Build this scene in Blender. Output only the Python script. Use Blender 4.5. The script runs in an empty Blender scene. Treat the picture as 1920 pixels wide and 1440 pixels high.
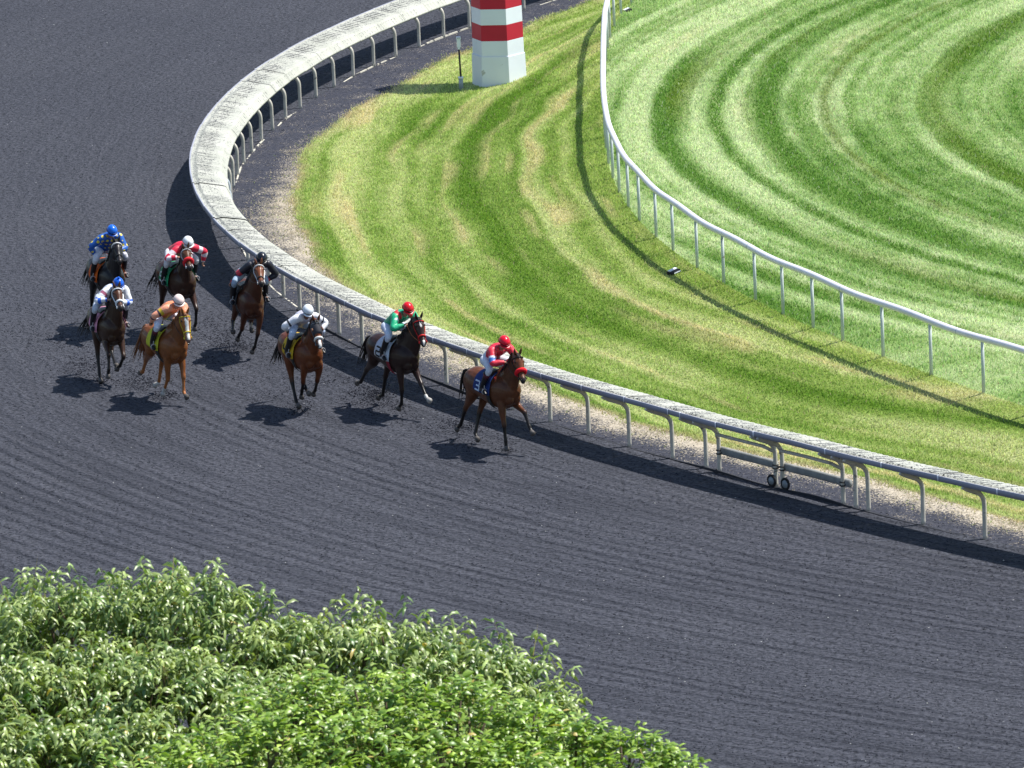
import bpy, math, random
import numpy as np
from mathutils import Vector, Matrix
sc = bpy.context.scene
COL = sc.collection
rng = np.random.default_rng(7)
random.seed(7)
rad = math.radians

# ------------------------------------------------------------------ camera
FPX = 13641.0; PHI = rad(12.284); RHO = rad(-2.5); CAMH = 32.0
cd = bpy.data.cameras.new("camera"); cam = bpy.data.objects.new("camera", cd); COL.objects.link(cam)
r0 = Vector((1, 0, 0)); u0 = Vector((0, math.sin(PHI), math.cos(PHI))); f0 = Vector((0, math.cos(PHI), -math.sin(PHI)))
cr = r0 * math.cos(RHO) + u0 * math.sin(RHO); cu = r0 * (-math.sin(RHO)) + u0 * math.cos(RHO)
cam.matrix_world = Matrix(((cr.x, cu.x, -f0.x, 0), (cr.y, cu.y, -f0.y, 0), (cr.z, cu.z, -f0.z, CAMH), (0, 0, 0, 1)))
cd.sensor_width = 36; cd.lens = FPX / 1920 * 36; cd.clip_start = 1; cd.clip_end = 6000
cd.dof.use_dof = True; cd.dof.focus_distance = 148; cd.dof.aperture_fstop = 9
sc.camera = cam

# ------------------------------------------------------------------ sky, sun, exposure
SUN = Vector((.53, .15, 1.0)).normalized()
sun_el = math.asin(SUN.z); sun_az = math.atan2(SUN.x, SUN.y)
w = bpy.data.worlds.new("World"); sc.world = w; w.use_nodes = True
nt = w.node_tree; nt.nodes.clear()
sky = nt.nodes.new("ShaderNodeTexSky"); sky.sky_type = 'NISHITA'; sky.sun_disc = False
sky.sun_elevation = sun_el; sky.sun_rotation = sun_az; sky.air_density = 1.0; sky.dust_density = .6
bg = nt.nodes.new("ShaderNodeBackground"); bg.inputs[1].default_value = .105
wo = nt.nodes.new("ShaderNodeOutputWorld")
nt.links.new(sky.outputs[0], bg.inputs[0]); nt.links.new(bg.outputs[0], wo.inputs[0])
ld = bpy.data.lights.new("sun", 'SUN'); ld.energy = 5.0; ld.angle = rad(.53); ld.color = (1, .965, .9)
lo = bpy.data.objects.new("sun", ld); COL.objects.link(lo); lo.location = (60, 200, 80)
lo.rotation_euler = (-SUN).to_track_quat('-Z', 'Y').to_euler()
sc.view_settings.view_transform = 'Standard'; sc.view_settings.look = 'None'
sc.view_settings.exposure = 0.48; sc.view_settings.gamma = 1; sc.view_settings.use_curve_mapping = False

# ------------------------------------------------------------------ helpers
def ground_at(px, py, z=0.0):
    u = px - 960; v = 720 - py; c, s = math.cos(RHO), math.sin(RHO); u, v = c*u - s*v, s*u + c*v
    dy = FPX*math.cos(PHI) + v*math.sin(PHI); dz = -FPX*math.sin(PHI) + v*math.cos(PHI); t = (z - CAMH)/dz
    return u*t, dy*t
def project(x, y, z):
    z = z - CAMH; d = y*math.cos(PHI) - z*math.sin(PHI)
    v = FPX*(y*math.sin(PHI) + z*math.cos(PHI))/d; u = FPX*x/d
    c, s = math.cos(RHO), math.sin(RHO); return 960 + c*u + s*v, 720 - (-s*u + c*v)
def tag(o, label=None, cat=None, group=None, kind=None):
    if label: o['label'] = label
    if cat: o['category'] = cat
    if group: o['group'] = group
    if kind: o['kind'] = kind
    return o
def empty(name, loc=(0, 0, 0), rz=0, **k):
    o = bpy.data.objects.new(name, None); COL.objects.link(o); o.location = loc; o.rotation_euler = (0, 0, rz)
    o.empty_display_size = .2
    return tag(o, **k)
class MB:
    def __init__(s): s.v = []; s.f = []; s.n = 0
    def add(s, v, f):
        v = np.asarray(v, float); s.v.append(v); s.f += [tuple(i + s.n for i in q) for q in f]; s.n += len(v); return s
    def box(s, c, size, R=None):
        a, b, d = [x/2 for x in size]
        v = np.array([(x*a, y*b, z*d) for x in (-1, 1) for y in (-1, 1) for z in (-1, 1)])
        if R is not None: v = v @ np.array(R).T
        return s.add(v + np.array(c), [(0, 1, 3, 2), (4, 6, 7, 5), (0, 4, 5, 1), (2, 3, 7, 6), (0, 2, 6, 4), (1, 5, 7, 3)])
    def tube(s, pts, r, n=8, side=(0, 1, 0), closed=False):
        pts = np.asarray(pts, float); r = np.broadcast_to(np.asarray(r, float), (len(pts),)) if np.ndim(r) < 2 else np.asarray(r)
        v, f = loft(pts, r, side, n, closed); return s.add(v, f)
    def ell(s, c, r, R=None, nu=12, nv=8):
        v = []; f = []
        for i in range(nv + 1):
            t = math.pi*i/nv
            for j in range(nu):
                p = 2*math.pi*j/nu; v.append((r[0]*math.sin(t)*math.cos(p), r[1]*math.sin(t)*math.sin(p), r[2]*math.cos(t)))
        for i in range(nv):
            for j in range(nu): f.append((i*nu + j, i*nu + (j+1) % nu, (i+1)*nu + (j+1) % nu, (i+1)*nu + j)[::-1])
        v = np.array(v)
        if R is not None: v = v @ np.array(R).T
        return s.add(v + np.array(c), f)
    def mesh(s, name):
        me = bpy.data.meshes.new(name); v = np.concatenate(s.v) if s.v else np.zeros((0, 3))
        me.from_pydata(v.tolist(), [], s.f); me.update(); return me
    def build(s, name, mat, parent=None, smooth=True, fix=True):
        me = s.mesh(name)
        return link(name, me, mat, parent, smooth, fix)
def link(name, me, mat, parent=None, smooth=True, fix=False):
    if fix:
        import bmesh
        b = bmesh.new(); b.from_mesh(me); bmesh.ops.recalc_face_normals(b, faces=b.faces); b.to_mesh(me); b.free()
    if smooth: me.polygons.foreach_set('use_smooth', [True]*len(me.polygons))
    if mat: me.materials.append(mat)
    o = bpy.data.objects.new(name, me); COL.objects.link(o); o.parent = parent
    return o
def fast_mesh(name, V, F):
    """V (n,3), F (m,k) arrays of equal-size faces"""
    me = bpy.data.meshes.new(name); V = np.ascontiguousarray(V, np.float32); F = np.ascontiguousarray(F, np.int32)
    m, k = F.shape
    me.vertices.add(len(V)); me.vertices.foreach_set('co', V.ravel())
    me.loops.add(m*k); me.loops.foreach_set('vertex_index', F.ravel())
    me.polygons.add(m); me.polygons.foreach_set('loop_start', np.arange(0, m*k, k, dtype=np.int32))
    me.update(calc_edges=True); me.validate(); return me
def set_col(me, cols, name='col'):
    a = me.color_attributes.new(name, 'FLOAT_COLOR', 'POINT')
    c = np.ones((len(cols), 4), np.float32); c[:, :3] = cols; a.data.foreach_set('color', c.ravel())
def resample(pts, vals, k=4):
    pts = np.asarray(pts, float); vals = np.asarray(vals, float)
    if vals.ndim == 1: vals = np.stack([vals, vals], 1)
    A = np.hstack([pts, vals]); n = len(A); E = np.vstack([2*A[0]-A[1], A, 2*A[-1]-A[-2]]); out = []
    for i in range(n-1):
        p0, p1, p2, p3 = E[i:i+4]
        for j in range(k):
            t = j/k; out.append(.5*((2*p1) + (-p0+p2)*t + (2*p0-5*p1+4*p2-p3)*t*t + (-p0+3*p1-3*p2+p3)*t**3))
    out.append(A[-1]); out = np.array(out); return out[:, :pts.shape[1]], np.maximum(out[:, pts.shape[1]:], .001)
def loft(pts, rr, side=(0, 1, 0), n=12, closed=False):
    pts = np.asarray(pts, float); rr = np.asarray(rr, float)
    if rr.ndim == 1: rr = np.stack([rr, rr], 1)
    m = len(pts); T = np.gradient(pts, axis=0)
    if closed: T = np.roll(pts, -1, 0) - np.roll(pts, 1, 0)
    T /= np.linalg.norm(T, axis=1)[:, None] + 1e-12
    S = np.broadcast_to(np.asarray(side, float), T.shape); S = S - (S*T).sum(1)[:, None]*T
    S = S / (np.linalg.norm(S, axis=1)[:, None] + 1e-9); U = np.cross(T, S)
    a = np.arange(n)*2*math.pi/n
    V = pts[:, None] + S[:, None]*(np.cos(a)[None, :, None]*rr[:, 0, None, None]) + U[:, None]*(np.sin(a)[None, :, None]*rr[:, 1, None, None])
    V = V.reshape(-1, 3); F = []
    for i in range(m if closed else m-1):
        k = (i+1) % m
        for j in range(n): F.append((i*n+j, i*n+(j+1) % n, k*n+(j+1) % n, k*n+j))
    if not closed:
        F.append(tuple(range(n))[::-1]); F.append(tuple((m-1)*n + j for j in range(n)))
    return V, F
# ---- materials
def new_mat(name):
    m = bpy.data.materials.new(name); m.use_nodes = True; b = m.node_tree.nodes['Principled BSDF']; return m, m.node_tree, b
def N(nt, t, **kw):
    n = nt.nodes.new(t)
    for k, v in kw.items():
        if k.startswith('i_'):
            key = k[2:]; n.inputs[int(key) if key.isdigit() else key.replace('_', ' ')].default_value = v
        else: setattr(n, k, v)
    return n
def math_n(nt, op, a, b=None, clamp=False):
    n = nt.nodes.new('ShaderNodeMath'); n.operation = op; n.use_clamp = clamp
    for i, x in enumerate((a, b)):
        if x is None: continue
        if isinstance(x, (int, float)): n.inputs[i].default_value = x
        else: nt.links.new(x, n.inputs[i])
    return n.outputs[0]
def mixc(nt, fac, a, b, mode='MIX'):
    n = nt.nodes.new('ShaderNodeMix'); n.data_type = 'RGBA'; n.blend_type = mode
    for i, x in ((0, fac), (6, a), (7, b)):
        if isinstance(x, (int, float)): n.inputs[i].default_value = x
        elif isinstance(x, tuple): n.inputs[i].default_value = (*x[:3], 1)
        else: nt.links.new(x, n.inputs[i])
    return n.outputs[2]
def noise(nt, vec, scale, detail=3, rough=.55, dist=0):
    n = nt.nodes.new('ShaderNodeTexNoise'); n.inputs['Scale'].default_value = scale; n.inputs['Detail'].default_value = detail
    n.inputs['Roughness'].default_value = rough; n.inputs['Distortion'].default_value = dist
    if vec is not None: nt.links.new(vec, n.inputs['Vector'])
    return n.outputs[0]
def ramp(nt, x, a, b):
    n = nt.nodes.new('ShaderNodeMapRange'); n.inputs[1].default_value = a; n.inputs[2].default_value = b; nt.links.new(x, n.inputs[0]); return n.outputs[0]
def bump(nt, h, strength, dist, prev=None):
    n = nt.nodes.new('ShaderNodeBump'); n.inputs['Strength'].default_value = strength; n.inputs['Distance'].default_value = dist
    nt.links.new(h, n.inputs['Height'])
    if prev is not None: nt.links.new(prev, n.inputs['Normal'])
    return n.outputs[0]
def plain(name, c, rough=.6, spec=.4, var=.12, sc_=9, metal=0, dirt=None, dscale=30, damt=.0, coat=0):
    m, nt, b = new_mat(name); co = N(nt, 'ShaderNodeTexCoord').outputs['Object']
    n = noise(nt, co, sc_, 4); k = ramp(nt, n, .3, .7)
    c0 = tuple(x*(1-var) for x in c); c1 = tuple(min(1, x*(1+var)) for x in c)
    out = mixc(nt, k, c0, c1)
    if dirt:
        d = noise(nt, co, dscale, 3, .6); out = mixc(nt, ramp(nt, d, .62-damt, .66-damt), out, dirt)
    nt.links.new(out, b.inputs['Base Color']); b.inputs['Roughness'].default_value = rough; b.inputs['Specular IOR Level'].default_value = spec
    b.inputs['Metallic'].default_value = metal; b.inputs['Coat Weight'].default_value = coat
    nt.links.new(bump(nt, noise(nt, co, sc_*6, 3), .15, .01), b.inputs['Normal'])
    return m
def attr_mat(name, rough=.5, spec=.4, var=.15, sc_=25, sheen=0, bumps=.2, bscale=60, trans=0):
    m, nt, b = new_mat(name); a = N(nt, 'ShaderNodeAttribute', attribute_name='col'); co = N(nt, 'ShaderNodeTexCoord').outputs['Object']
    k = ramp(nt, noise(nt, co, sc_, 4), .3, .7); g = nt.nodes.new('ShaderNodeMapRange'); nt.links.new(k, g.inputs[0])
    g.inputs[3].default_value = 1-var; g.inputs[4].default_value = 1+var
    v = N(nt, 'ShaderNodeVectorMath', operation='SCALE'); nt.links.new(a.outputs['Color'], v.inputs[0]); nt.links.new(g.outputs[0], v.inputs['Scale'])
    nt.links.new(v.outputs[0], b.inputs['Base Color']); b.inputs['Roughness'].default_value = rough; b.inputs['Specular IOR Level'].default_value = spec
    b.inputs['Sheen Weight'].default_value = sheen
    if bumps: nt.links.new(bump(nt, noise(nt, co, bscale, 3), bumps, .01), b.inputs['Normal'])
    return m

# ------------------------------------------------------------------ the turn: centre, rail, grass edge and turf rail curves
CX, CY = 45.25, 168.79
RAIL_A=[150.09,155.09,160.08,165.06,170.04,175.01,179.98,184.96,189.94,194.92,199.91,204.91,209.92,214.92,219.91,224.85]
RAIL_R=[51.32,51.45,51.57,51.65,51.69,51.7,51.69,51.66,51.61,51.54,51.46,51.37,51.32,51.36,51.57,52.08]
E_A=[145.0,147.84,150.34,152.04,153.17,157.0,157.96,160.04,161.57,164.04,165.17,166.96,169.63,171.9,173.66,175.59,177.41,179.34,180.79,183.62,186.22,188.4,189.79,191.72,192.83,205.8,207.44,208.7,210.05,211.58,212.83,213.91,217.13,218.96,219.81,220.93,221.85,223.04,223.99,225.13]
E_R=[50.6,50.26,50.09,50.11,49.91,49.93,50.13,49.99,49.98,49.93,50.11,50.24,50.2,50.37,50.44,50.26,50.18,50.2,50.21,50.13,50.0,50.1,50.13,50.08,50.04,49.84,49.99,49.99,49.98,50.1,49.99,50.05,49.95,49.9,49.87,50.11,50.16,50.37,50.56,50.75]
T_A=[151.22,153.35,155.45,157.56,159.44,161.89,164.25,166.61,168.95,171.18,173.4,175.6,177.77,180.33,182.8,185.21,187.68,189.94,192.65,194.9,197.6,200.16,202.85,204.97,207.1,209.05,211.51,214.21,216.89]
T_R=[47.68,46.92,46.27,45.68,45.19,44.63,44.2,43.83,43.51,43.27,43.08,42.94,42.85,42.77,42.68,42.66,42.71,42.76,42.86,42.9,43.1,43.33,43.64,43.75,43.85,43.76,43.91,44.24,44.75]
RAIL_A += [230, 236, 250, 300]; RAIL_R += [52.7, 53.6, 55.5, 56]
T_A = [130, 140, 146] + T_A + [220, 225, 235, 260, 300]; T_R = [49.5, 49.3, 48.8] + T_R + [45.3, 46.2, 47.2, 48.5, 48.5]
_c = np.polyfit((np.array(T_A[:])-185)/40, T_R, 9); T_R = list(np.polyval(_c, (np.array(T_A)-185)/40))
T_FA = np.linspace(130, 300, 600); T_FR = np.interp(T_FA, T_A, T_R); T_FR = np.convolve(np.pad(T_FR, 6, 'edge'), np.hanning(15)[1:-1]/np.hanning(15).sum(), 'valid')
E_A = [120] + E_A + [230, 240, 260, 300]; E_R = [50.6] + E_R + [51.4, 52.5, 54.2, 54.6]
def fR(a): return np.interp(a, RAIL_A, RAIL_R)
def fE(a): return np.interp(a, E_A, E_R)
def fT(a): return np.interp(a, T_FA, T_FR)
def pol(x, y): dx, dy = np.asarray(x)-CX, np.asarray(y)-CY; return np.degrees(np.arctan2(dy, dx)) % 360, np.hypot(dx, dy)
def xy(a, r): t = np.radians(a); return CX + r*np.cos(t), CY + r*np.sin(t)
def hgt_u(u):
    s = np.clip((u-.25)/.75, 0, 1); s = s**1.6
    return -.12*np.sin(np.pi*np.clip(u/.7, 0, 1)) + .5*s
def height(a, r):
    E_, T_ = fE(a), fT(a); u = (E_-r)/(E_-T_); h = np.where(u <= 0, 0, np.where(u < 1, hgt_u(u), .5 + .004*(T_-r)))
    return h
def on_terrain(px, py):
    z = 0.
    for _ in range(30):
        x, y = ground_at(px, py, z); a, r = pol(x, y); z = .5*z + .5*float(height(a, r))
    return x, y, float(height(a, r))
_P = rng.random((64, 256, 256))
def vn(x, y, seed=0):
    x = np.asarray(x, float) + 1000; y = np.asarray(y, float) + 1000; xi = np.floor(x).astype(int); yi = np.floor(y).astype(int)
    fx, fy = x-xi, y-yi; fx = fx*fx*(3-2*fx); fy = fy*fy*(3-2*fy); T = _P[seed % 64]; a, b, c, d = T[xi & 255, yi & 255], T[(xi+1) & 255, yi & 255], T[xi & 255, (yi+1) & 255], T[(xi+1) & 255, (yi+1) & 255]
    return (a*(1-fx)+b*fx)*(1-fy) + (c*(1-fx)+d*fx)*fy
def lerp(a, b, t): t = np.clip(t, 0, 1)[..., None]; return np.asarray(a)*(1-t) + np.asarray(b)*t
def v1(x, seed): return vn(x, x*0+.5, seed)
def shp(v, k=2.2): return np.clip((v-.5)*k+.5, 0, 1)
def turf_color(a, r):
    x, y = xy(a, r); d = np.clip(fT(a) - r, 0, 17.)            # mower passes: arcs that tighten towards the inside of the turn
    for _ in range(7):
        q = np.hypot(x-45.5+.45*d, y-173.)+1e-6; f = q-(43-1.45*d); g = .45*(x-45.5+.45*d)/q+1.45; d = np.clip(d-np.clip(f/np.where(np.abs(g) < .3, .3, g), -2, 2), -2, 19)
    L = np.radians(a)*40; dd = d + .16*(vn(d*.3, L*.16, 20)-.5) + .10*(vn(d*1.2, L*.5, 21)-.5)
    s = .32*shp(v1(dd*2.2, 1)) + .28*shp(v1(dd*4.4, 2)) + .20*shp(v1(dd*8.5, 3), 1.6) + .30*shp(vn(dd*2.3, L*.10, 4)) + .20*vn(dd*.5, L*.12, 5) + .12*vn(d*3, L*.9, 8)
    s = (s-.43)/.54; s = s + .20*(vn(d*6, L*6, 9)-.5)
    c = lerp((.115, .25, .035), (.27, .43, .125), s*2.2); c = np.where((s > .45)[..., None], lerp((.27, .43, .125), (.48, .62, .29), (s-.45)*2.0), c)
    tan = np.clip((vn(dd*2.1, L*.10, 6)-.74)*4, 0, 1)*np.clip(s, 0, 1); c = lerp(c, (.56, .57, .31), tan*.5)
    c = lerp(c, (.13, .215, .02), np.clip((.30-v1(dd*2.6+3, 7))*6, 0, 1)*np.clip(vn(dd*.7, L*.12, 10)*2.4-.5, 0, 1)*.75)
    return c*np.array((1.80, 1.62, 1.85))
def lawn_color(a, r):
    E_, T_ = fE(a), fT(a); d = E_-r; u = d/(E_-T_); L = np.radians(a)*46; dd = d + .9*(vn(d*.14, L*.10, 30)-.5) + .15*(vn(d*.9, L*.5, 31)-.5)
    s = .18*shp(v1(dd*1.5, 11)) + .26*shp(v1(dd*3.3, 12)) + .18*v1(dd*6.5, 13) + .28*vn(dd*2.2, L*.14, 14) + .20*vn(dd*.45, L*.2, 18) + .10*vn(d*3, L*1.2, 28)
    s = (s-.33)/.46; s = s + .16*(vn(d*7, L*7, 19)-.5)
    c = lerp((.125, .25, .024), (.245, .375, .072), s*2); c = np.where((s > .5)[..., None], lerp((.245, .375, .072), (.42, .52, .18), (s-.5)*2), c)
    tan = np.clip((vn(dd*4.0, L*.26, 15)-.66)*5, 0, 1)*np.clip(.3+s, 0, 1); c = lerp(c, (.56, .51, .25), tan*.55)
    near = np.clip((u-.74)/.26, 0, 1); c = lerp(c, (.34, .44, .10), near*.4*(vn(d*1.5, L*.7, 16)+.3))
    edge = np.clip(1-d/.30, 0, 1); c = lerp(c, (.42, .38, .20), edge*.6*vn(d*3, L*2, 17)*1.4)
    return c*np.array((1.90, 1.68, 2.05))

# ------------------------------------------------------------------ ground sheets
def polar_sheet(name, A, Rf, mat, kind='structure', colf=None):
    """A angles deg (n), Rf(a)-> radii (n,m)"""
    R = Rf(A); n, m = R.shape; AA = np.repeat(A[:, None], m, 1); x, y = xy(AA, R); z = height(AA, R)
    if name == 'ground': z = z*0
    V = np.stack([x, y, z], -1).reshape(-1, 3)
    i = np.arange(n-1)[:, None]; j = np.arange(m-1)[None]; q = (i*m+j)
    F = np.stack([q, q+m, q+m+1, q+1], -1).reshape(-1, 4)
    me = fast_mesh(name, V, F)
    if colf is not None: set_col(me, colf(AA.ravel(), R.ravel()))
    o = link(name, me, mat, None, True, True)
    if me.polygons[0].normal.z < 0: me.flip_normals()
    tag(o, kind=kind); return o
AD = np.concatenate([np.arange(-100, 120, 2.), np.arange(120, 240, .3), np.arange(240, 260.01, 2.)])
def wrapA(A): return A % 360

# dark synthetic track material
mt, nt, b = new_mat('track_surface')
co = N(nt, 'ShaderNodeTexCoord').outputs['Object']
sep = N(nt, 'ShaderNodeSeparateXYZ'); nt.links.new(co, sep.inputs[0])
dx = math_n(nt, 'SUBTRACT', sep.outputs[0], CX); dy = math_n(nt, 'SUBTRACT', sep.outputs[1], CY)
rr_ = math_n(nt, 'SQRT', math_n(nt, 'ADD', math_n(nt, 'MULTIPLY', dx, dx), math_n(nt, 'MULTIPLY', dy, dy)))
ang = math_n(nt, 'MULTIPLY', math_n(nt, 'ARCTAN2', dy, math_n(nt, 'MULTIPLY', dx, -1)), 55.0)
cmb = N(nt, 'ShaderNodeCombineXYZ'); nt.links.new(rr_, cmb.inputs[0]); nt.links.new(math_n(nt, 'MULTIPLY', ang, .05), cmb.inputs[1])
lowm = ramp(nt, math_n(nt, 'SUBTRACT', math_n(nt, 'ADD', sep.outputs[1], math_n(nt, 'MULTIPLY', sep.outputs[0], -.3)), 0), 158, 146)
streak = noise(nt, cmb.outputs[0], 2.6, 5, .62)
streak = math_n(nt, 'ADD', .5, math_n(nt, 'MULTIPLY', math_n(nt, 'SUBTRACT', streak, .5), math_n(nt, 'ADD', math_n(nt, 'MULTIPLY', lowm, .8), .25)))
cmb2 = N(nt, 'ShaderNodeCombineXYZ'); nt.links.new(rr_, cmb2.inputs[0]); nt.links.new(math_n(nt, 'MULTIPLY', ang, .22), cmb2.inputs[1])
streak2 = noise(nt, cmb2.outputs[0], 7.0, 4, .6)
wv = math_n(nt, 'SINE', math_n(nt, 'ADD', math_n(nt, 'MULTIPLY', rr_, 2*math.pi/.40), math_n(nt, 'MULTIPLY', noise(nt, cmb.outputs[0], 1.2, 2), 3.0)))
big = noise(nt, co, .16, 3)
furm = ramp(nt, noise(nt, cmb.outputs[0], .5, 3), .36, .56)
n1 = noise(nt, co, 9.5, 4, .62, .3); n2 = noise(nt, co, 15, 4, .6); n3 = noise(nt, co, 2.6, 4, .6)
base = mixc(nt, ramp(nt, n1, .36, .60), (.013, .0145, .021), (.064, .068, .088))
base = mixc(nt, ramp(nt, n2, .50, .66), base, (.085, .088, .112))
base = mixc(nt, ramp(nt, big, .35, .65), base, mixc(nt, 1.0, base, (1.14, 1.13, 1.10), 'MULTIPLY'))
base = mixc(nt, math_n(nt, 'MULTIPLY', ramp(nt, streak, .54, .40), .4, True), base, (.018, .020, .030))
vor = N(nt, 'ShaderNodeTexVoronoi'); vor.inputs['Scale'].default_value = 2.6; nt.links.new(co, vor.inputs['Vector'])
fl = math_n(nt, 'LESS_THAN', vor.outputs['Distance'], .045)
sepc = N(nt, 'ShaderNodeSeparateColor'); nt.links.new(vor.outputs['Color'], sepc.inputs[0])
fl = math_n(nt, 'MULTIPLY', fl, math_n(nt, 'GREATER_THAN', sepc.outputs[0], .72))
base = mixc(nt, fl, base, (.42, .42, .42))
nt.links.new(base, b.inputs['Base Color']); b.inputs['Roughness'].default_value = .85; b.inputs['Specular IOR Level'].default_value = .25
h = math_n(nt, 'ADD', math_n(nt, 'MULTIPLY', n1, 1.0), math_n(nt, 'MULTIPLY', n2, .4))
h = math_n(nt, 'ADD', h, math_n(nt, 'MULTIPLY', n3, .8))
h2 = math_n(nt, 'ADD', math_n(nt, 'MULTIPLY', math_n(nt, 'MULTIPLY', wv, math_n(nt, 'MULTIPLY', furm, lowm)), .55), math_n(nt, 'ADD', math_n(nt, 'MULTIPLY', streak, 1.5), math_n(nt, 'MULTIPLY', streak2, 1.5)))
bb = bump(nt, h, 1.0, .11); nt.links.new(bump(nt, h2, .8, .07, bb), b.inputs['Normal'])
TRACK = mt
# apron: same dark dirt with dry grass scattered in it near the lawn edge
mt, nt, b = new_mat('apron_surface'); co = N(nt, 'ShaderNodeTexCoord').outputs['Object']
at = N(nt, 'ShaderNodeAttribute', attribute_name='col'); sc3 = N(nt, 'ShaderNodeSeparateColor'); nt.links.new(at.outputs['Color'], sc3.inputs[0])
n1 = noise(nt, co, 8, 5, .65); n2 = noise(nt, co, 20, 4, .7); n4 = noise(nt, co, 1.3, 4, .6)
base = mixc(nt, ramp(nt, n1, .3, .7), (.018, .020, .030), (.066, .069, .090))
msk = math_n(nt, 'ADD', sc3.outputs[0], math_n(nt, 'ADD', math_n(nt, 'MULTIPLY', math_n(nt, 'SUBTRACT', n2, .5), 4.2), math_n(nt, 'MULTIPLY', math_n(nt, 'SUBTRACT', n4, .5), 1.6)))
dry = mixc(nt, ramp(nt, n1, .35, .65), (.34, .30, .23), (.54, .47, .37))
base = mixc(nt, ramp(nt, msk, .45, .75), base, dry)
nt.links.new(base, b.inputs['Base Color']); b.inputs['Roughness'].default_value = .9; b.inputs['Specular IOR Level'].default_value = .15
nt.links.new(bump(nt, math_n(nt, 'ADD', n1, math_n(nt, 'MULTIPLY', n2, .6)), .7, .06), b.inputs['Normal'])
APRON = mt
# soil / thatch under the grass, coloured like the mown bands
mt, nt, b = new_mat('grass_sward'); co = N(nt, 'ShaderNodeTexCoord').outputs['Object']; at = N(nt, 'ShaderNodeAttribute', attribute_name='col')
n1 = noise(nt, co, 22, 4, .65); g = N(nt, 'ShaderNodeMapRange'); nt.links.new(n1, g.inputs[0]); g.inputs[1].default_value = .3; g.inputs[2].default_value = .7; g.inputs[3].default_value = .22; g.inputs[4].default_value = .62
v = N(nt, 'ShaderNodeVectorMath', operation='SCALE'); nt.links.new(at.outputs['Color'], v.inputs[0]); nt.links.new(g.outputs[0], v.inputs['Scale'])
nt.links.new(v.outputs[0], b.inputs['Base Color']); b.inputs['Roughness'].default_value = .85; b.inputs['Specular IOR Level'].default_value = .1
nt.links.new(bump(nt, n1, .8, .05), b.inputs['Normal'])
SWARD = mt
GROUNDM = plain('far_ground', (.07, .11, .035), .9, .1, .3, .4)

def col_apron(a, r):
    e = r - fE(a)                                  # metres from the lawn edge
    # how much dry grass lies on the apron: a lot low on the turn, little further round
    k = np.interp(a, [120, 165, 172, 178, 183, 188, 195, 203, 212, 222, 235], [.10, .14, .26, .55, .90, .90, .75, .95, 1.1, 1.15, 1.15])
    wd = np.interp(a, [120, 170, 183, 195, 205, 225], [.25, .35, 1.3, 1.1, 1.0, .95])
    m = k*np.clip(1.15 - e/wd, 0, 1)
    return np.stack([m, m, m], -1)
APA = np.concatenate([np.arange(120, 300.01, .25)])
polar_sheet('track_apron', APA, lambda A: fE(A)[:, None] + (fR(A) - fE(A))[:, None]*np.linspace(0, 1, 12)[None], APRON, colf=col_apron)
polar_sheet('racetrack', APA, lambda A: fR(A)[:, None] + (np.linspace(0, 1, 60)[None]**1.3)*(94 - fR(A))[:, None], TRACK)
ga = np.arange(-60, 300.01, 2.)
def gR(A):
    ins = np.where((A >= 120), 93.9, 30.0)
    return ins[:, None]*(np.geomspace(1, 90, 14)[None])
polar_sheet('ground', ga, gR, GROUNDM)
g_ = np.arange(120, 300.01, .25)
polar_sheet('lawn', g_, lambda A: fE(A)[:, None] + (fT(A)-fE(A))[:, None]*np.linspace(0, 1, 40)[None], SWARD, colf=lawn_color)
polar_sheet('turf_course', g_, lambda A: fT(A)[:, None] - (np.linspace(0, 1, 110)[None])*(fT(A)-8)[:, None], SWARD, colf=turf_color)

# ------------------------------------------------------------------ grass blades
def blades(name, label, region, dens, n_try_area, colf, hsc):
    """tufts of grass as single tapering blades, standing on the sheet"""
    a0, a1, ra, rb = n_try_area
    area = math.radians(a1-a0)*(rb*rb-ra*ra)/2; n = int(area*dens)
    a = rng.uniform(a0, a1, n); r = np.sqrt(rng.uniform(ra*ra, rb*rb, n)); E_, T_ = fE(a), fT(a)
    if region == 'lawn': ok = (r < E_ + .10*vn(np.radians(a)*120, r*0, 40) + .25*(rng.random(n)**6)) & (r > T_)
    else: ok = (r <= T_)
    x, y = xy(a, r); px, py = project(x, y, height(a, r)); ok &= (px > -200) & (px < 2330) & (py > -160) & (py < 1500)
    a, r, x, y = a[ok], r[ok], x[ok], y[ok]; n = len(a); z = height(a, r)
    c = colf(a, r)*rng.uniform(.62, 1.38, (n, 1))*rng.uniform(.93, 1.07, (n, 3))
    drym = rng.random(n) < (.025 if region == 'lawn' else .015); c[drym] = np.array((.55, .48, .27))
    if region == 'turf': wh = rng.random(n) < .04; c[wh] = np.array((.62, .72, .42))
    hh = hsc*rng.uniform(.6, 1.35, n)*(.8+.5*vn(x*1.5, y*1.5, 41)); wd = rng.uniform(.010, .022, n)
    th = rng.uniform(0, 2*np.pi, n); ln = rng.uniform(.1, .8, n)*hh; ld_ = rng.uniform(0, 2*np.pi, n)
    B = np.stack([x, y, z-.005], 1); S = np.stack([np.cos(th)*wd, np.sin(th)*wd*.6, 0*wd], 1)
    tip = B + np.stack([np.cos(ld_)*ln, np.sin(ld_)*ln, hh], 1)
    V = np.stack([B-S, B+S, tip], 1).reshape(-1, 3); F = np.arange(3*n).reshape(-1, 3)
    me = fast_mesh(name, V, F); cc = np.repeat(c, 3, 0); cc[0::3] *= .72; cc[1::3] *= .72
    set_col(me, cc)
    o = link(name, me, BLADE, None, False); tag(o, label, 'grass', kind='stuff'); return n
mt, nt, b = new_mat('grass_blade'); at = N(nt, 'ShaderNodeAttribute', attribute_name='col')
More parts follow.
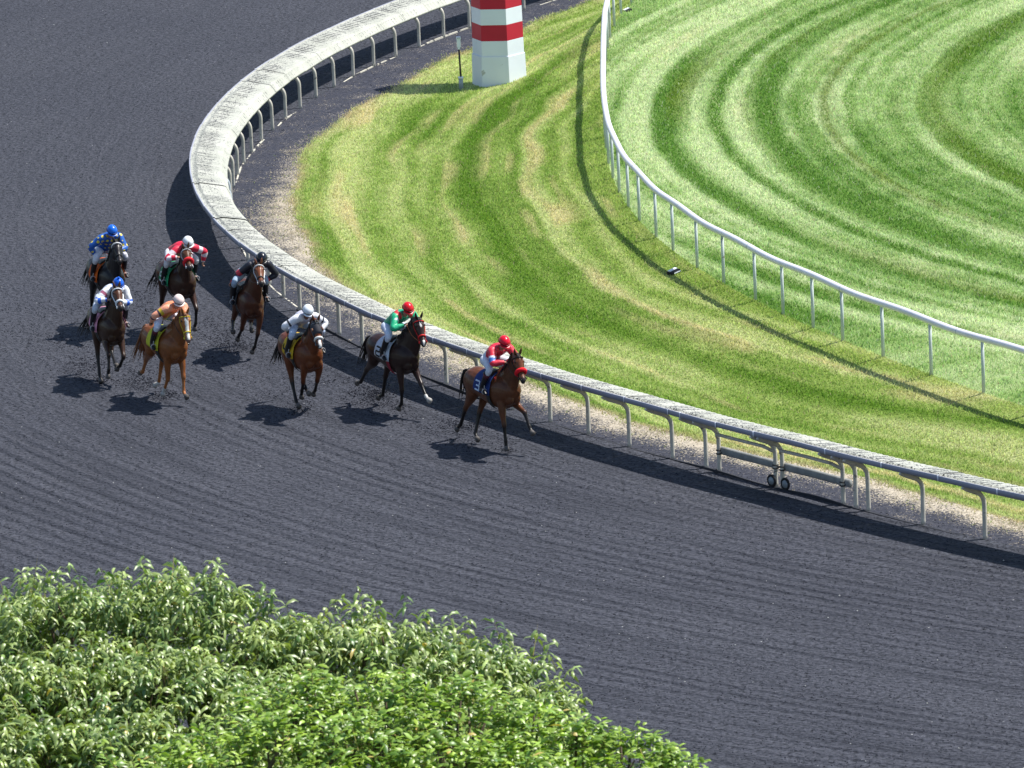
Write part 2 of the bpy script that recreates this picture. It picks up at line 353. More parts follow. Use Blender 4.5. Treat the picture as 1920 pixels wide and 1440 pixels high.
nt.links.new(at.outputs['Color'], b.inputs['Base Color']); b.inputs['Roughness'].default_value = .5; b.inputs['Specular IOR Level'].default_value = .3
tr = N(nt, 'ShaderNodeBsdfTranslucent'); nt.links.new(at.outputs['Color'], tr.inputs[0]); mx = N(nt, 'ShaderNodeMixShader'); mx.inputs[0].default_value = .45
nt.links.new(b.outputs[0], mx.inputs[1]); nt.links.new(tr.outputs[0], mx.inputs[2]); nt.links.new(mx.outputs[0], nt.nodes['Material Output'].inputs[0])
BLADE = mt
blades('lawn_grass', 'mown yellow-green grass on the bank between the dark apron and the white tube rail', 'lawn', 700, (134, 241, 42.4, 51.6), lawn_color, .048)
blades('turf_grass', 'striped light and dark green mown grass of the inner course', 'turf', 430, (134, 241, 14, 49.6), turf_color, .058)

# tufts and weeds in the dark apron
def specks(name, label, n, posf, size, mat, cat):
    P_ = posf(n); n = len(P_); k = rng.uniform(.5, 1.5, n)*size
    oct_ = np.array([(1, 0, 0), (-1, 0, 0), (0, 1, 0), (0, -1, 0), (0, 0, .7), (0, 0, -.7)])
    V = oct_[None]*k[:, None, None]*rng.uniform(.5, 1.3, (n, 6, 3)) + P_[:, None]
    fo = np.array([(0, 2, 4), (2, 1, 4), (1, 3, 4), (3, 0, 4), (2, 0, 5), (1, 2, 5), (3, 1, 5), (0, 3, 5)])
    F = (fo[None] + (np.arange(n)*6)[:, None, None]).reshape(-1, 3)
    me = fast_mesh(name, V.reshape(-1, 3), F); o = link(name, me, mat, None, False); tag(o, label, cat, kind='stuff'); return o
CLOD = plain('clod_dirt', (.020, .022, .031), .95, .1, .3, 20)
def clodpos(n):
    px = rng.uniform(-80, 2000, n); py = rng.uniform(-60, 1500, n); out = []
    x, y = ground_at(px, py); a, r = pol(x, y); ok = (r > fR(a)-1.0) & (rng.random(n) < .35+.65*vn(x*.6, y*.6, 44))
    return np.stack([x[ok], y[ok], 0*x[ok]+.004], 1)
specks('track_clods', 'small dark clods strewn over the harrowed dark track', 36000, clodpos, .013, CLOD, 'dirt')
CHIP = plain('pale_chip', (.5, .5, .48), .8, .3, .1)
def trail(n):
    k = rng.integers(0, 8, n); X = np.array([ground_at(*q) for q in ((930, 840), (735, 760), (560, 765), (465, 655), (320, 750), (195, 715), (180, 610), (320, 600))]); c = X[k]
    a, r = pol(c[:, 0], c[:, 1]); back = rng.random(n)**1.3*9; a = a-np.degrees(back/r); r = r+rng.normal(size=n)*.38; x, y = xy(a, r); g = vn(x*1.6, y*1.6, 47) > .42
    return np.stack([x[g], y[g], 0*x[g]+.005], 1)
specks('churned_dirt', 'churned clods and hoof-torn crumbs on the dark track behind the running horses', 6500, trail, .013, CLOD, 'dirt')
def chippos(n):
    p = clodpos(n*3); return p[:n] + np.array((0, 0, .006))
specks('pale_chips', 'tiny pale stones and chips scattered over the dark track', 260, chippos, .013, CHIP, 'stones')
def tuftblades():
    n = 60000; a = rng.uniform(145, 236, n); E_, R_ = fE(a), fR(a); r = E_ + (R_-E_+.1)*rng.random(n)**1.3
    m = col_apron(a, r)[:, 0]; L = np.radians(a)*50; m = m*1.25*(vn(L*1.1, r*1.6, 45)**1.2) + .06*(vn(L*.8, r*1.2, 46) > .86)
    ok = rng.random(n) < m; a, r = a[ok], r[ok]; n = len(a); x, y = xy(a, r); z = 0*x
    gr = rng.random(n) < .10
    c = np.where(gr[:, None], np.array((.25, .34, .07)), np.array((.50, .44, .32)))*rng.uniform(.6, 1.25, (n, 1))
    th = rng.uniform(0, 6.28, n); wd = .012; hh = rng.uniform(.012, .05, n); ln = rng.uniform(.02, .09, n); ld_ = rng.uniform(0, 6.28, n)
    B = np.stack([x, y, z], 1); S = np.stack([np.cos(th)*wd, np.sin(th)*wd, 0*hh], 1); tip = B+np.stack([np.cos(ld_)*ln, np.sin(ld_)*ln, hh], 1)
    me = fast_mesh('dry_grass', np.stack([B-S, B+S, tip], 1).reshape(-1, 3), np.arange(3*n).reshape(-1, 3)); set_col(me, np.repeat(c, 3, 0))
    tag(link('dry_grass', me, BLADE, None, False), 'dry straw-coloured grass thinning out over the dark apron beside the white rail', 'grass', kind='stuff')
tuftblades()

# ------------------------------------------------------------------ safety rail
AX0, AX1 = 150.09365, 226.46245                     # angles of post 0 and post 46 (1.5 m apart)
def ang_of(n): return AX0 + (AX1-AX0)*np.asarray(n, float)/46
def railpt(n, t=0., z=0.):                          # t metres towards the track
    a = ang_of(n); x, y = xy(a, fR(a)+t); return np.stack([x, y, np.broadcast_to(z, np.shape(x))], -1)
def cover_mat():
    m, nt, b = new_mat('rail_cover_plastic'); co = N(nt, 'ShaderNodeTexCoord').outputs['Object']
    c = mixc(nt, ramp(nt, noise(nt, co, 1.5, 4), .35, .65), (.38, .385, .325), (.46, .46, .40))
    at = N(nt, 'ShaderNodeAttribute', attribute_name='col'); s3 = N(nt, 'ShaderNodeSeparateColor'); nt.links.new(at.outputs['Color'], s3.inputs[0])
    sp = noise(nt, co, 26, 3, .65); sp2 = noise(nt, co, 2.2, 3)
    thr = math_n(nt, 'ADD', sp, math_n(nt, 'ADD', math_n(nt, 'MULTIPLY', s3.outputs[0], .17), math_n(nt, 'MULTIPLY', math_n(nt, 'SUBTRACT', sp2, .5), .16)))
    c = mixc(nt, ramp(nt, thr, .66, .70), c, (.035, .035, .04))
    nt.links.new(c, b.inputs['Base Color']); b.inputs['Roughness'].default_value = .5
    return m
COVER = cover_mat()
POSTM = plain('galvanised_paint', (.56, .53, .46), .55, .4, .15, 6, dirt=(.2, .19, .17), dscale=9, damt=-.02)
ALU = plain('pale_aluminium', (.50, .55, .60), .4, .5, .12, 6)
# cross-section of the cover: (t outwards over the track, z, dirt weight)
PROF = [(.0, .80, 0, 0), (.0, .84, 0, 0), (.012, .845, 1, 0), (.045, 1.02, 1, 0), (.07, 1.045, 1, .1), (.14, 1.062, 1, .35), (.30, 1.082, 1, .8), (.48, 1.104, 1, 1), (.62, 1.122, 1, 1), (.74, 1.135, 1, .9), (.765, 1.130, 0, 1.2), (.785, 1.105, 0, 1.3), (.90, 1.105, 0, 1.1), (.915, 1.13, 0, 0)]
UNDER = [(.91, 1.09), (.76, 1.09), (.30, 1.045), (.09, 1.01), (.03, .85), (.012, .80)]
def toff(n): return np.interp(n, [18, 24, 30, 46], [.10, .02, -.18, -.20])
def tw(n): return np.interp(n, [18, 30, 46], [.86, .84, .82])
def zoff(n): return np.interp(n, [18, 30, 46], [0, .06, .075])
def sweep(s, prof, dt, dzf, cols=None):
    V = []
    for q in prof:
        p = railpt(s, q[0]*tw(s)+dt+toff(s), 0); p[:, 2] = q[1]+dzf; V.append(p)
    m = len(V); k = len(s); i = np.arange(m)[:, None]; j = np.arange(k-1)[None]
    F = np.stack([i*k+j, i*k+j+1, ((i+1) % m)*k+j+1, ((i+1) % m)*k+j], -1).reshape(-1, 4)
    return np.stack(V, 0).reshape(-1, 3), F
PITCH = .18
EDGEM = plain('shaded_edge_metal', (.30, .31, .38), .5, .45, .08, 2)  # aluminium grey, darkened and blued to carry the shade on the lip
CLIPM = plain('white_clip', (.78, .80, .86), .5, .4, .03)
def cover_section(n0, n1, parent, name='rail_cover'):
    L = (n1-n0)*1.5; ns = max(8, int(L/.0206)); st_ = PITCH/8/1.5; s = np.arange(math.ceil((n0+.004)/st_), math.floor((n1-.004)/st_)+1)*st_; s = np.concatenate([[n0+.004], s[1:-1], [n1-.004]])
    dz = random.uniform(-.006, .006); dt = random.uniform(-.006, .006); tilt = random.uniform(-.012, .012)
    if 27 > n0 > 17.6 and random.random() < .5: dz += random.uniform(0, .022); tilt += random.uniform(-.02, .02)
    rib = np.sqrt(np.abs(np.sin(np.pi*(s*1.5)/PITCH)))       # rounded ribs, sharp valleys between them
    dzf = dz + tilt*(s-n0) + zoff(s); sl = np.interp(s, [20, 26], [.04, 0]); V = []; C_ = []; jit = vn(s*9, s*0, 60)
    for (t, z, rb, dw) in PROF:
        tt = t*tw(s) + dt + toff(s)*(1 if z > .9 else .3); zz = z + dzf - sl*(1-t/.95)*(z > .9)
        if rb: zz = zz - (1-rib)*.028*(1 if t > .06 else .2); tt = tt + (1-rib)*(.014 if t < .10 else 0)
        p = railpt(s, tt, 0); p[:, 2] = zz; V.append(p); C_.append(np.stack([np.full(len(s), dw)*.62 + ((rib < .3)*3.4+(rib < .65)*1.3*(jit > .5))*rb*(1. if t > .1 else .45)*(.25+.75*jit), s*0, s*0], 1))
    for (t, z) in UNDER:
        p = railpt(s, t*tw(s)+dt+toff(s)*(1 if z > .9 else .3), 0); p[:, 2] = z+dzf; V.append(p); C_.append(np.zeros((len(s), 3)))
    m = len(V); k = len(s); V = np.stack(V, 0).reshape(-1, 3)
    i = np.arange(m)[:, None]; j = np.arange(k-1)[None]; F = np.stack([i*k+j, i*k+j+1, ((i+1) % m)*k+j+1, ((i+1) % m)*k+j], -1).reshape(-1, 4)
    me = fast_mesh(name, V, F); set_col(me, np.stack(C_, 0).reshape(-1, 3)); o = link(name, me, COVER, parent, False, True)
    # metal channel along the track side, with a white clip at its end
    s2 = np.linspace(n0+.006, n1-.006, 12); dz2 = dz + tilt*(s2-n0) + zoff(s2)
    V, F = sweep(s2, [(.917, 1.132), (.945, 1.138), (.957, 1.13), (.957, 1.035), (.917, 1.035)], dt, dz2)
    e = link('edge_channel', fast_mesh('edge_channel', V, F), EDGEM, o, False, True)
    s3 = np.linspace(n1-.012, n1+.012, 3); V, F = sweep(s3, [(.92, 1.142), (.962, 1.142), (.963, 1.03), (.92, 1.03)], dt, dz + tilt*(s3-n0) + zoff(s3))
    link('clip', fast_mesh('clip', V, F), CLIPM, o, False, True)
    return o
rail = empty('safety_rail', tuple(railpt(0)), label='long curving white ribbed safety rail on gooseneck posts round the dark track', cat='rail')
def unloc(o, base):  # keep world placement of child meshes under a moved empty
    o.matrix_parent_inverse = Matrix.Translation(-Vector(base))
def goose(n, name='post', tilt=0.0, r=.042):
    """gooseneck post: vertical, then bends out over the track and flattens into a bracket under the cover"""
    tf = float(toff(n)); zf = float(zoff(n))
    P = [(0, -.02), (0, .25), (0, .42), (0, .60+zf), (.03, .71+zf), (.11, .805+zf), (.22, .87+zf), (.38, .94+zf), (.52, .99+zf), (.62, 1.02+zf)]
    Rr = [(.043, .043)]*4 + [(.045, .045), (.046, .046), (.045, .055), (.035, .06), (.025, .045), (.02, .02)]
    P2, R2 = resample(np.array(P), np.array(Rr), 3)
    a = float(ang_of(n)); c0 = np.array(xy(a, fR(a))); out = np.array((math.cos(rad(a)), math.sin(rad(a))))
    pts = np.array([[*(c0 + out*(t+tilt*z)), z] for t, z in P2]); side = (-out[1], out[0], 0)
    mb = MB(); v, f = loft(pts, R2, side, 10); mb.add(v, f); return mb
GA0, GA1, GB0, GB1 = 40.066, 41.28, 41.42, 42.672
posts = list(range(-8, 40)) + [39.773, 42.931, 43.188, 44.256, 45.4, 46.5, 47.6, 48.7, 49.7, 50.7, 51.7, 52.7, 53.7, 54.7]
n_alu = (19, 20, 21)
for n in posts:
    o = goose(n, tilt=random.uniform(-.012, .012)).build('post', ALU if n in n_alu else POSTM, rail); unloc(o, rail.location)
    if n in n_alu: o['label'] = 'bluish grey newer gooseneck post'
joints = list(np.arange(-8.5, 40.0, 1.0)) + [GA0-.3]
joints = sorted(set([j for j in joints if j < GA0-.5] + [GA0-.3]))
for i in range(len(joints)-1):
    o = cover_section(joints[i], joints[i+1], rail); unloc(o, rail.location)
j2 = [GB1+.12, 43.9, 44.95, 46.0, 47.1, 48.2, 49.2, 50.2, 51.2, 52.2, 53.2, 54.2, 55.2]
for i in range(len(j2)-1):
    o = cover_section(j2[i], j2[i+1], rail); unloc(o, rail.location)
# two hinged leaves of the rail, each on a wheel
BLACK = plain('black_rubber', (.02, .02, .022), .8, .3, .2)
GREY = plain('grey_plastic', (.30, .34, .37), .5, .4, .1)
BEAM = plain('weathered_beam', (.26, .27, .27), .6, .3, .2, 5)
def gate(n0, n1, c0, c1, wheel_n, label, boxend):
    g = empty('rail_gate', tuple(railpt(n0)), label=label, cat='gate', group='hinged rail gates')
    def add(mb, name, mat, par=g):
        o = mb.build(name, mat, par)
        if par is g: unloc(o, g.location)
        return o
    mb = MB()
    for n in (n0, n1):
        q = goose(n); mb.add(q.v[0], q.f)
    s = np.linspace(n0, n1, 12); a = ang_of(s); t = .16; zz = np.full(12, .80); zz[0] = zz[-1] = .70; tt = np.full(12, t); tt[0] = tt[-1] = .03
    x, y = xy(a, fR(a)+tt); mb.tube(np.stack([x, y, zz], 1), .036, 8, (0, 0, 1)); add(mb, 'gate_frame', POSTM)
    mb = MB(); s = np.linspace(n0+.02, n1+(.12 if boxend else -.02), 8); p = railpt(s, -.05, .42)
    v, f = loft(p, np.tile([[.05, .085]], (8, 1)), side=(-math.cos(rad(ang_of(n0))), -math.sin(rad(ang_of(n0))), 0), n=8); 
    mb = MB(); mb.add(v, f); add(mb, 'brace_beam', BEAM)
    for n in (n0, n1):
        mb = MB(); c = railpt(n, 0, .36)
        for dz in (0, .07): mb.ell(c+np.array((0, 0, dz)), (.066, .066, .018))
        mb.box(c+np.array((.07, -.04, .035)), (.06, .05, .03)); add(mb, 'clamp', BLACK)
    a = float(ang_of(wheel_n)); out = np.array((math.cos(rad(a)), math.sin(rad(a)), 0)); tg = np.array((-out[1], out[0], 0))
    c = railpt(wheel_n, .085, .128)
    mb = MB(); R_ = .112; th = np.linspace(0, 2*np.pi, 25)[:-1]
    pts = c + np.cos(th)[:, None]*tg*.102 + np.sin(th)[:, None]*np.array((0, 0, 1))*.102
    mb.tube(pts, .025, 8, tuple(out), closed=True); wh = add(mb, 'wheel', BLACK)
    mb = MB(); mb.tube([c-out*.02, c+out*.02], .075, 20, tuple(tg)); mb.tube([c-out*.03, c+out*.035], .022, 10, tuple(tg)); mb.tube([c-out*.1, c], .014, 8, tuple(tg))
    o = mb.build('hub', GREY, wh)
    k = max(1, round((c1-c0)))
    for i in range(k): add_ = cover_section(c0+(c1-c0)*i/k, c0+(c1-c0)*(i+1)/k, g); unloc(add_, g.location)
gate(GA0, GA1, GA0-.3, GA1+.05, GA1-.02, 'upper hinged section of the white rail, its dark wheel half hidden behind the end post', False)
gate(GB0, GB1, GA1+.05, GB1+.12, GB0+.12, 'lower hinged section of the white rail, with the pale wheel hub and dark beam end', True)
# low edging strip along the foot of the posts: pale board round the top of the turn, further on a dark colour standing for the lip's shadow line
EDGE = plain('edging_board', (.58, .55, .46), .8, .2, .2, 3, dirt=(.05, .05, .06), dscale=2.2, damt=.10)
EDGE2 = plain('edging_shadow', (.035, .037, .045), .9, .2, .2, 3)
for (na, nb, t0, mat_, amp, off) in ((-8, 27, -.02, EDGE, .06, -.78), (27, 55, .06, EDGE2, .05, -.40)):
    s = np.arange(na, nb, .10); top = amp*(vn(s*.9, s*0, 50)*1.5+off); V = []
    for t, k in ((t0, -1), (t0, 1), (t0+.035, 1), (t0+.04, -1)):
        p = railpt(s, t + .05*(vn(s*.6, s*0, 51)-.5), 0); p[:, 2] = np.where(k > 0, top, -.03-abs(off)*.1); V.append(p)
    k_ = len(s); F = [(i*k_+j, i*k_+j+1, ((i+1) % 4)*k_+j+1, ((i+1) % 4)*k_+j) for i in range(4) for j in range(k_-1)]
    mb = MB(); mb.add(np.concatenate(V), F); o = mb.build('track_edging', mat_, None, False); tag(o, kind='structure')

# ------------------------------------------------------------------ white tube rail of the inner course
TUBEM = plain('white_tube', (.74, .74, .80), .35, .5, .06, 3)
TPOST = plain('tube_post', (.55, .60, .60), .4, .5, .12, 5, dirt=(.3, .3, .25), dscale=4, damt=-.05)
ta = [129.4, 131.6, 133.8, 136, 138.2, 140.4, 142.6, 144.8, 147, 149.1] + T_A[3:-5] + [219.5, 222.1, 224.7, 227.3, 229.8, 232.3, 234.8, 237.3, 239.8]
trl = empty('tube_rail', (*xy(ta[0], fT(ta[0])), .5), label='smooth white round-tube rail on plain posts dividing the grass bank from the striped course', cat='rail')
aa = np.linspace(128.5, 241, 300); x, y = xy(aa, fT(aa)); z = height(aa, fT(aa)-.001) + 1.12 + .02*np.sin(aa*1.1)
mb = MB(); mb.tube(np.stack([x, y, z], 1), .070, 14, (0, 0, 1)); o = mb.build('tube', TUBEM, trl); unloc(o, trl.location)
for a0_ in np.arange(129.9, 240, 6.6):
    a_ = np.linspace(a0_, a0_+.012, 2); x, y = xy(a_, fT(a_)); z = height(a_, fT(a_)-.001) + 1.12 + .02*np.sin(a_*1.1)
    mb = MB(); mb.tube(np.stack([x, y, z], 1), .0725, 14, (0, 0, 1)); o = mb.build('joint', GREY, trl); unloc(o, trl.location)
for a in ta:
    x, y = xy(a, fT(a)); z1 = .5 + 1.08 + .02*math.sin(a*1.1); dxx = random.uniform(-.012, .012)
    mb = MB(); mb.tube([(x, y, .42), (x, y, 1.0), (x+dxx*0, y, z1)], [.036, .036, .034], 10, (0, 1, 0)); o = mb.build('post', TPOST, trl); unloc(o, trl.location)

# ------------------------------------------------------------------ striped marker tower, sensor post, boxes in the grass
RED = plain('tower_red', (.52, .012, .04), .5, .4, .06, 2); WHITE = plain('tower_white', (.82, .86, .93), .5, .4, .03, 2, dirt=(.5, .5, .48), dscale=3, damt=-.06)
tx, ty, tz = on_terrain(937, 158); ty += .45; tz = float(height(*pol(tx, ty)))
tow = empty('marker_tower', (tx, ty, tz), label='six-sided tower with red and white bands on the grass at the top of the turn', cat='tower')
def hexring(R, z): return [(R*math.cos(rad(231+60*k)), R*math.sin(rad(231+60*k)), z) for k in range(6)]
def frustum(z0, R0, z1, R1): 
    return hexring(R0, z0)+hexring(R1, z1), [tuple((k, (k+1) % 6, 6+(k+1) % 6, 6+k)) for k in range(6)] + [(5, 4, 3, 2, 1, 0), (6, 7, 8, 9, 10, 11)]
def band(name, mat, z0, R0, z1, R1, lab=None):
    mb = MB(); mb.add(*frustum(z0, R0, z1, R1)); o = mb.build(name, mat, tow, False)
    md = o.modifiers.new('b', 'BEVEL'); md.width = .006; md.segments = 2
    if lab: o['label'] = lab
band('base', WHITE, -.45, .715, .75, .690, 'wider white foot of the tower')
zz = .75; R_ = .668; kk = 0
hs = [.40] + [.41]*9
for i, h_ in enumerate(hs):
    R1 = R_ - h_*.012; band('band', WHITE if i % 2 == 0 else RED, zz, R_ if i == 0 else R_, zz+h_, R1); zz += h_; R_ = R1
mb = MB(); v = hexring(R_+.05, zz)+hexring(R_+.05, zz+.05)+[(0, 0, zz+.35)]
mb.add(v, [tuple((k, (k+1) % 6, 6+(k+1) % 6, 6+k)) for k in range(6)]+[(5, 4, 3, 2, 1, 0)]+[(6+k, 6+(k+1) % 6, 12) for k in range(6)]); mb.build('cap', WHITE, tow, False)
sx, sy, sz = on_terrain(865, 168)
sp = empty('sensor_post', (sx, sy, sz), label='thin dark pole with a small white box on top, left of the striped tower', cat='post')
mb = MB(); mb.tube([(0, 0, -.05), (0, 0, .30), (0, 0, .302)], [.055, .055, .03], 16); mb.build('socket', plain('socket_grey', (.36, .40, .44), .5, .4), sp)
mb = MB(); mb.tube([(0, 0, .29), (0, 0, .335)], .068, 16); mb.build('collar', WHITE, sp)
mb = MB(); mb.tube([(0, 0, .3), (-.015, 0, 1.05)], .024, 12); mb.build('pole', plain('pole_dark', (.045, .035, .035), .5, .4), sp)
mb = MB(); mb.box((-.015, 0, 1.20), (.095, .07, .21)); mb.box((-.015, 0, 1.07), (.06, .05, .06)); mb.box((-.015, 0, 1.335), (.11, .09, .07)); o = mb.build('head_box', WHITE, sp, False)
md = o.modifiers.new('b', 'BEVEL'); md.width = .01; md.segments = 2
for q in (-.035, 0): mb = MB(); mb.box((q, -.0475, 1.34), (.012, .006, .03)); mb.build('slot', BLACK, sp, False)
def drain_box(px, py, s, lab, double):
    x, y, z = on_terrain(px, py); e = empty('drain_cover', (x, y, z), rz=rad(38), label=lab, cat='drain cover')
    mb = MB(); mb.box((0, 0, .035*s), (.26*s, .20*s, .08*s), Matrix.Rotation(rad(-12), 3, 'Y')); mb.build('box', BLACK, e, False)
    mb = MB(); mb.box((.01, .05, .085*s), (.22*s, .09*s, .02*s), Matrix.Rotation(rad(-12), 3, 'Y')); mb.build('lid', WHITE, e, False)
    if double: mb = MB(); mb.box((.03, -.105*s, .045*s), (.20*s, .015, .02*s), Matrix.Rotation(rad(-12), 3, 'Y')); mb.build('trim', WHITE, e, False)
drain_box(1263, 513, .95, 'small black box with white lid in the grass beside the tube rail shadow', True)
drain_box(1176, 22, .8, 'small black and white box in the grass behind the tube rail', False)

exec_after = []
# ================================================================== horses and riders
POSE={
 1:dict(x=-0.37,y=141.12,th=-0.967,head=[0.96,-0.09,-0.84,-0.32],helm=[0.46,-0.0,2.25],legs=[[0.19,0.06,0.0,0.04,0.02],[1.19,0.61,0.12,-0.08,-0.02],[-0.69,0.16,-0.45,-0.05,-0.11],[-0.21,0.19,0.88,-0.48,-0.11]]),
 2:dict(x=-2.37,y=144.76,th=-1.010,head=[1.05,0.24,-0.84,-0.3],helm=[0.52,0.07,2.27],legs=[[0.01,0.22,-0.7,-0.09,-0.0],[0.85,0.03,0.29,-0.2,0.04],[-0.92,0.14,-0.56,-0.1,-0.12],[-0.43,0.15,-0.89,-0.07,-0.04]]),
 3:dict(x=-4.27,y=145.38,th=-1.156,head=[0.94,-0.08,-0.83,-0.21],helm=[0.48,0.0,2.19],legs=[[-0.61,0.09,0.01,-0.24,0.04],[-0.61,0.08,-0.29,0.13,0.09],[0.26,0.21,0.45,0.03,0.13],[0.22,0.98,0.07,-0.35,0.13]]),
 4:dict(x=-5.50,y=150.97,th=-1.377,head=[1.11,0.39,-0.49,-0.07],helm=[0.53,0.25,2.22],legs=[[-0.57,0.38,-0.01,0.15,-0.04],[0.08,0.35,-0.56,-0.36,0.08],[-0.53,1.84,0.13,0.32,0.0],[-0.13,1.65,-0.02,-0.27,0.0]]),
 5:dict(x=-7.10,y=146.78,th=-1.097,head=[0.92,0.07,-1.09,-0.2],helm=[0.54,0.11,2.23],legs=[[-0.09,0.58,-0.07,-0.01,-0.05],[0.34,0.17,0.88,-0.18,-0.05],[-0.91,0.15,-0.59,-0.16,0.02],[-0.49,0.16,-0.89,-0.08,0.02]]),
 6:dict(x=-8.40,y=148.89,th=-1.244,head=[1.25,0.2,-0.55,-0.13],helm=[0.53,0.15,2.22],legs=[[0.98,0.79,-0.45,0.17,-0.08],[0.73,1.46,-0.38,-0.18,-0.01],[0.13,0.2,0.32,0.09,0.18],[0.26,0.91,0.19,-0.19,0.08]]),
 7:dict(x=-8.65,y=154.17,th=-1.217,head=[1.09,-0.0,-0.54,-0.18],helm=[0.47,0.04,2.32],legs=[[.25,.15,.2,.1,0],[.75,1.0,-.5,-.1,0],[-.5,.25,-.3,0,0],[.1,.35,.3,0,.1]]),
 8:dict(x=-7.10,y=153.43,th=-1.190,head=[0.98,-0.21,-0.52,-0.18],helm=[0.54,0.11,2.15],legs=[[.1,.1,.1,.1,0],[.8,.9,-.4,-.1,0],[-.45,.3,-.4,0,0],[.15,.4,.2,0,.1]]),
}
BAY=(.105,.036,.015); DBAY=(.038,.017,.011); CHEST=(.27,.085,.022); BROWN=(.030,.017,.013); BLK=(.012,.010,.010); WHT=(.72,.70,.66); TAN=(.20,.09,.045)
HORSES={
 1:dict(coat=BAY,points=BLK,legs=1,mark=None,cloth=(.012,.035,.16),num='3',numc=(.55,.65,.8),bridle=BLK,roll=((.75,.008,.02),.042),label='bay horse in front, with red fleece noseband and blue saddle cloth'),
 2:dict(coat=(.030,.015,.012),points=BLK,legs=0,mark='star',sock=(1,),cloth=(.55,.60,.68),num='2',numc=(.02,.02,.02),bridle=(.62,.02,.02),roll=((.62,.02,.02),.018),label='near-black horse with white star, red bridle and white saddle cloth, running second'),
 3:dict(coat=(.125,.034,.011),points=BLK,legs=1,mark='snip',sock=(),cloth=(.62,.40,.02),num='4',numc=(.02,.02,.02),bridle=(.10,.12,.14),roll=((.70,.70,.68),.026),hood=(.035,.035,.045),label='bay horse with grey hood, pale noseband and yellow saddle cloth'),
 4:dict(coat=(.070,.022,.010),points=BLK,legs=1,mark=None,cloth=(.03,.03,.035),num='6',numc=(.6,.6,.6),bridle=(.6,.6,.6),roll=((.03,.03,.03),.014),face=(.16,.055,.025),label='dark bay horse with white bridle and black saddle cloth, closest to the rail'),
 5:dict(coat=(.19,.062,.017),face=(.34,.125,.035),points=(.29,.105,.032),legs=0,mark='blaze',sock=(0,3),cloth=(.52,.52,.03),num=None,numc=None,bridle=(.62,.46,.03),roll=((.62,.46,.03),.013),dark=(.10,.035,.018),label='chestnut horse with broad white blaze, yellow bridle and lime saddle cloth'),  # shade put into the darker body coat, sunlight into the brighter face and legs
 6:dict(coat=(.040,.018,.010),points=BLK,legs=0,mark=None,cloth=(.70,.30,.42),num=None,numc=None,bridle=(.72,.76,.80),roll=((.72,.76,.80),.024),face=(.085,.035,.02),label='dark brown horse with white bridle and pink saddle cloth, at the left'),
 7:dict(coat=(.016,.014,.016),points=BLK,legs=0,mark=None,cloth=(.72,.12,.01),num=None,numc=None,bridle=(.03,.03,.03),roll=((.03,.03,.03),.013),brow=(.7,.7,.7),label='black horse with orange saddle cloth at the back on the left'),
 8:dict(coat=(.042,.017,.010),points=BLK,legs=0,mark=None,cloth=(.02,.30,.12),num='5',numc=(.7,.75,.7),bridle=(.65,.68,.70),roll=((.66,.02,.03),.040),face=(.10,.042,.022),label='dark brown horse with red fleece noseband and green saddle cloth at the back'),
}
COAT = attr_mat('horse_coat', .34, .28, .22, 7, bumps=.15, bscale=40)
HAIR = plain('horse_hair', (.014, .011, .010), .5, .4, .4, 30)
HAIRC = plain('chestnut_hair', (.20, .075, .025), .5, .4, .3, 30)
HOOF = plain('hoof_horn', (.10, .09, .085), .6, .3, .3, 20)
EYE = plain('eye_dark', (.006, .005, .005), .1, .6, .1)
LEATHER = plain('dark_leather', (.02, .015, .012), .45, .4, .2)
MATS = {}
def cmat(c, rough=.6, sheen=0):
    k = (tuple(round(x, 3) for x in c), rough)
    if k not in MATS: MATS[k] = plain('fabric' if rough > .5 else 'gloss', c, rough, .35, .10, 14)
    return MATS[k]
def remesh(mb, name, voxel, smooth_it=4, dec=None):
    me = mb.mesh('tmp'); o = bpy.data.objects.new('tmp', me); COL.objects.link(o)
    m = o.modifiers.new('r', 'REMESH'); m.mode = 'VOXEL'; m.voxel_size = voxel
    q = o.modifiers.new('s', 'SMOOTH'); q.factor = .5; q.iterations = smooth_it
    dg = bpy.context.evaluated_depsgraph_get(); r = bpy.data.meshes.new_from_object(o.evaluated_get(dg)); r.name = name
    bpy.data.objects.remove(o); bpy.data.meshes.remove(me); return r
def verts_of(me):
    v = np.empty(len(me.vertices)*3, np.float32); me.vertices.foreach_get('co', v); return v.reshape(-1, 3)
def dirv(p, y): return np.array([math.cos(p)*math.cos(y), math.cos(p)*math.sin(y), math.sin(p)])
def legpts(kind, side, q):
    a1, k, e, b_, sx = q; a = np.array
    if kind == 'f': p = a([.46+sx, side*.16, .98]); L = (.43, .30, .20); a2 = a1-k; a3 = a2+e
    else: p = a([-.40+sx, side*.17, 1.03]); L = (.45, .42, .20); a2 = a1+k; a3 = a2+e
    pts = [p]
    for l, an in zip(L, (a1, a2, a3)):
        d = a([math.sin(an), side*b_*.6, -math.cos(an)]); d = d/np.linalg.norm(d); p = p+l*d; pts.append(p)
    return pts
TR_X=[-.84,-.79,-.66,-.48,-.28,-.05,.18,.38,.55,.68,.76]
TR_Z=[1.36,1.34,1.31,1.27,1.255,1.225,1.20,1.21,1.22,1.20,1.17]
TR_H=[.07,.16,.25,.295,.285,.315,.355,.37,.32,.23,.10]
TR_W=[.06,.15,.25,.29,.29,.30,.30,.275,.24,.19,.10]
def trunk_surf(x, ang_, off=.0):      # ang 0 = top, + = left
    z = np.interp(x, TR_X, TR_Z); h = np.interp(x, TR_X, TR_H)+off; w_ = np.interp(x, TR_X, TR_W)+off
    return np.stack([x+0*ang_, w_*np.sin(ang_), z+h*np.cos(ang_)], -1)
HEAD_T=[-.06,.0,.10,.24,.38,.52,.66,.80,.92,1.0]
HEAD_S=[.058,.078,.098,.106,.092,.071,.059,.058,.060,.036]
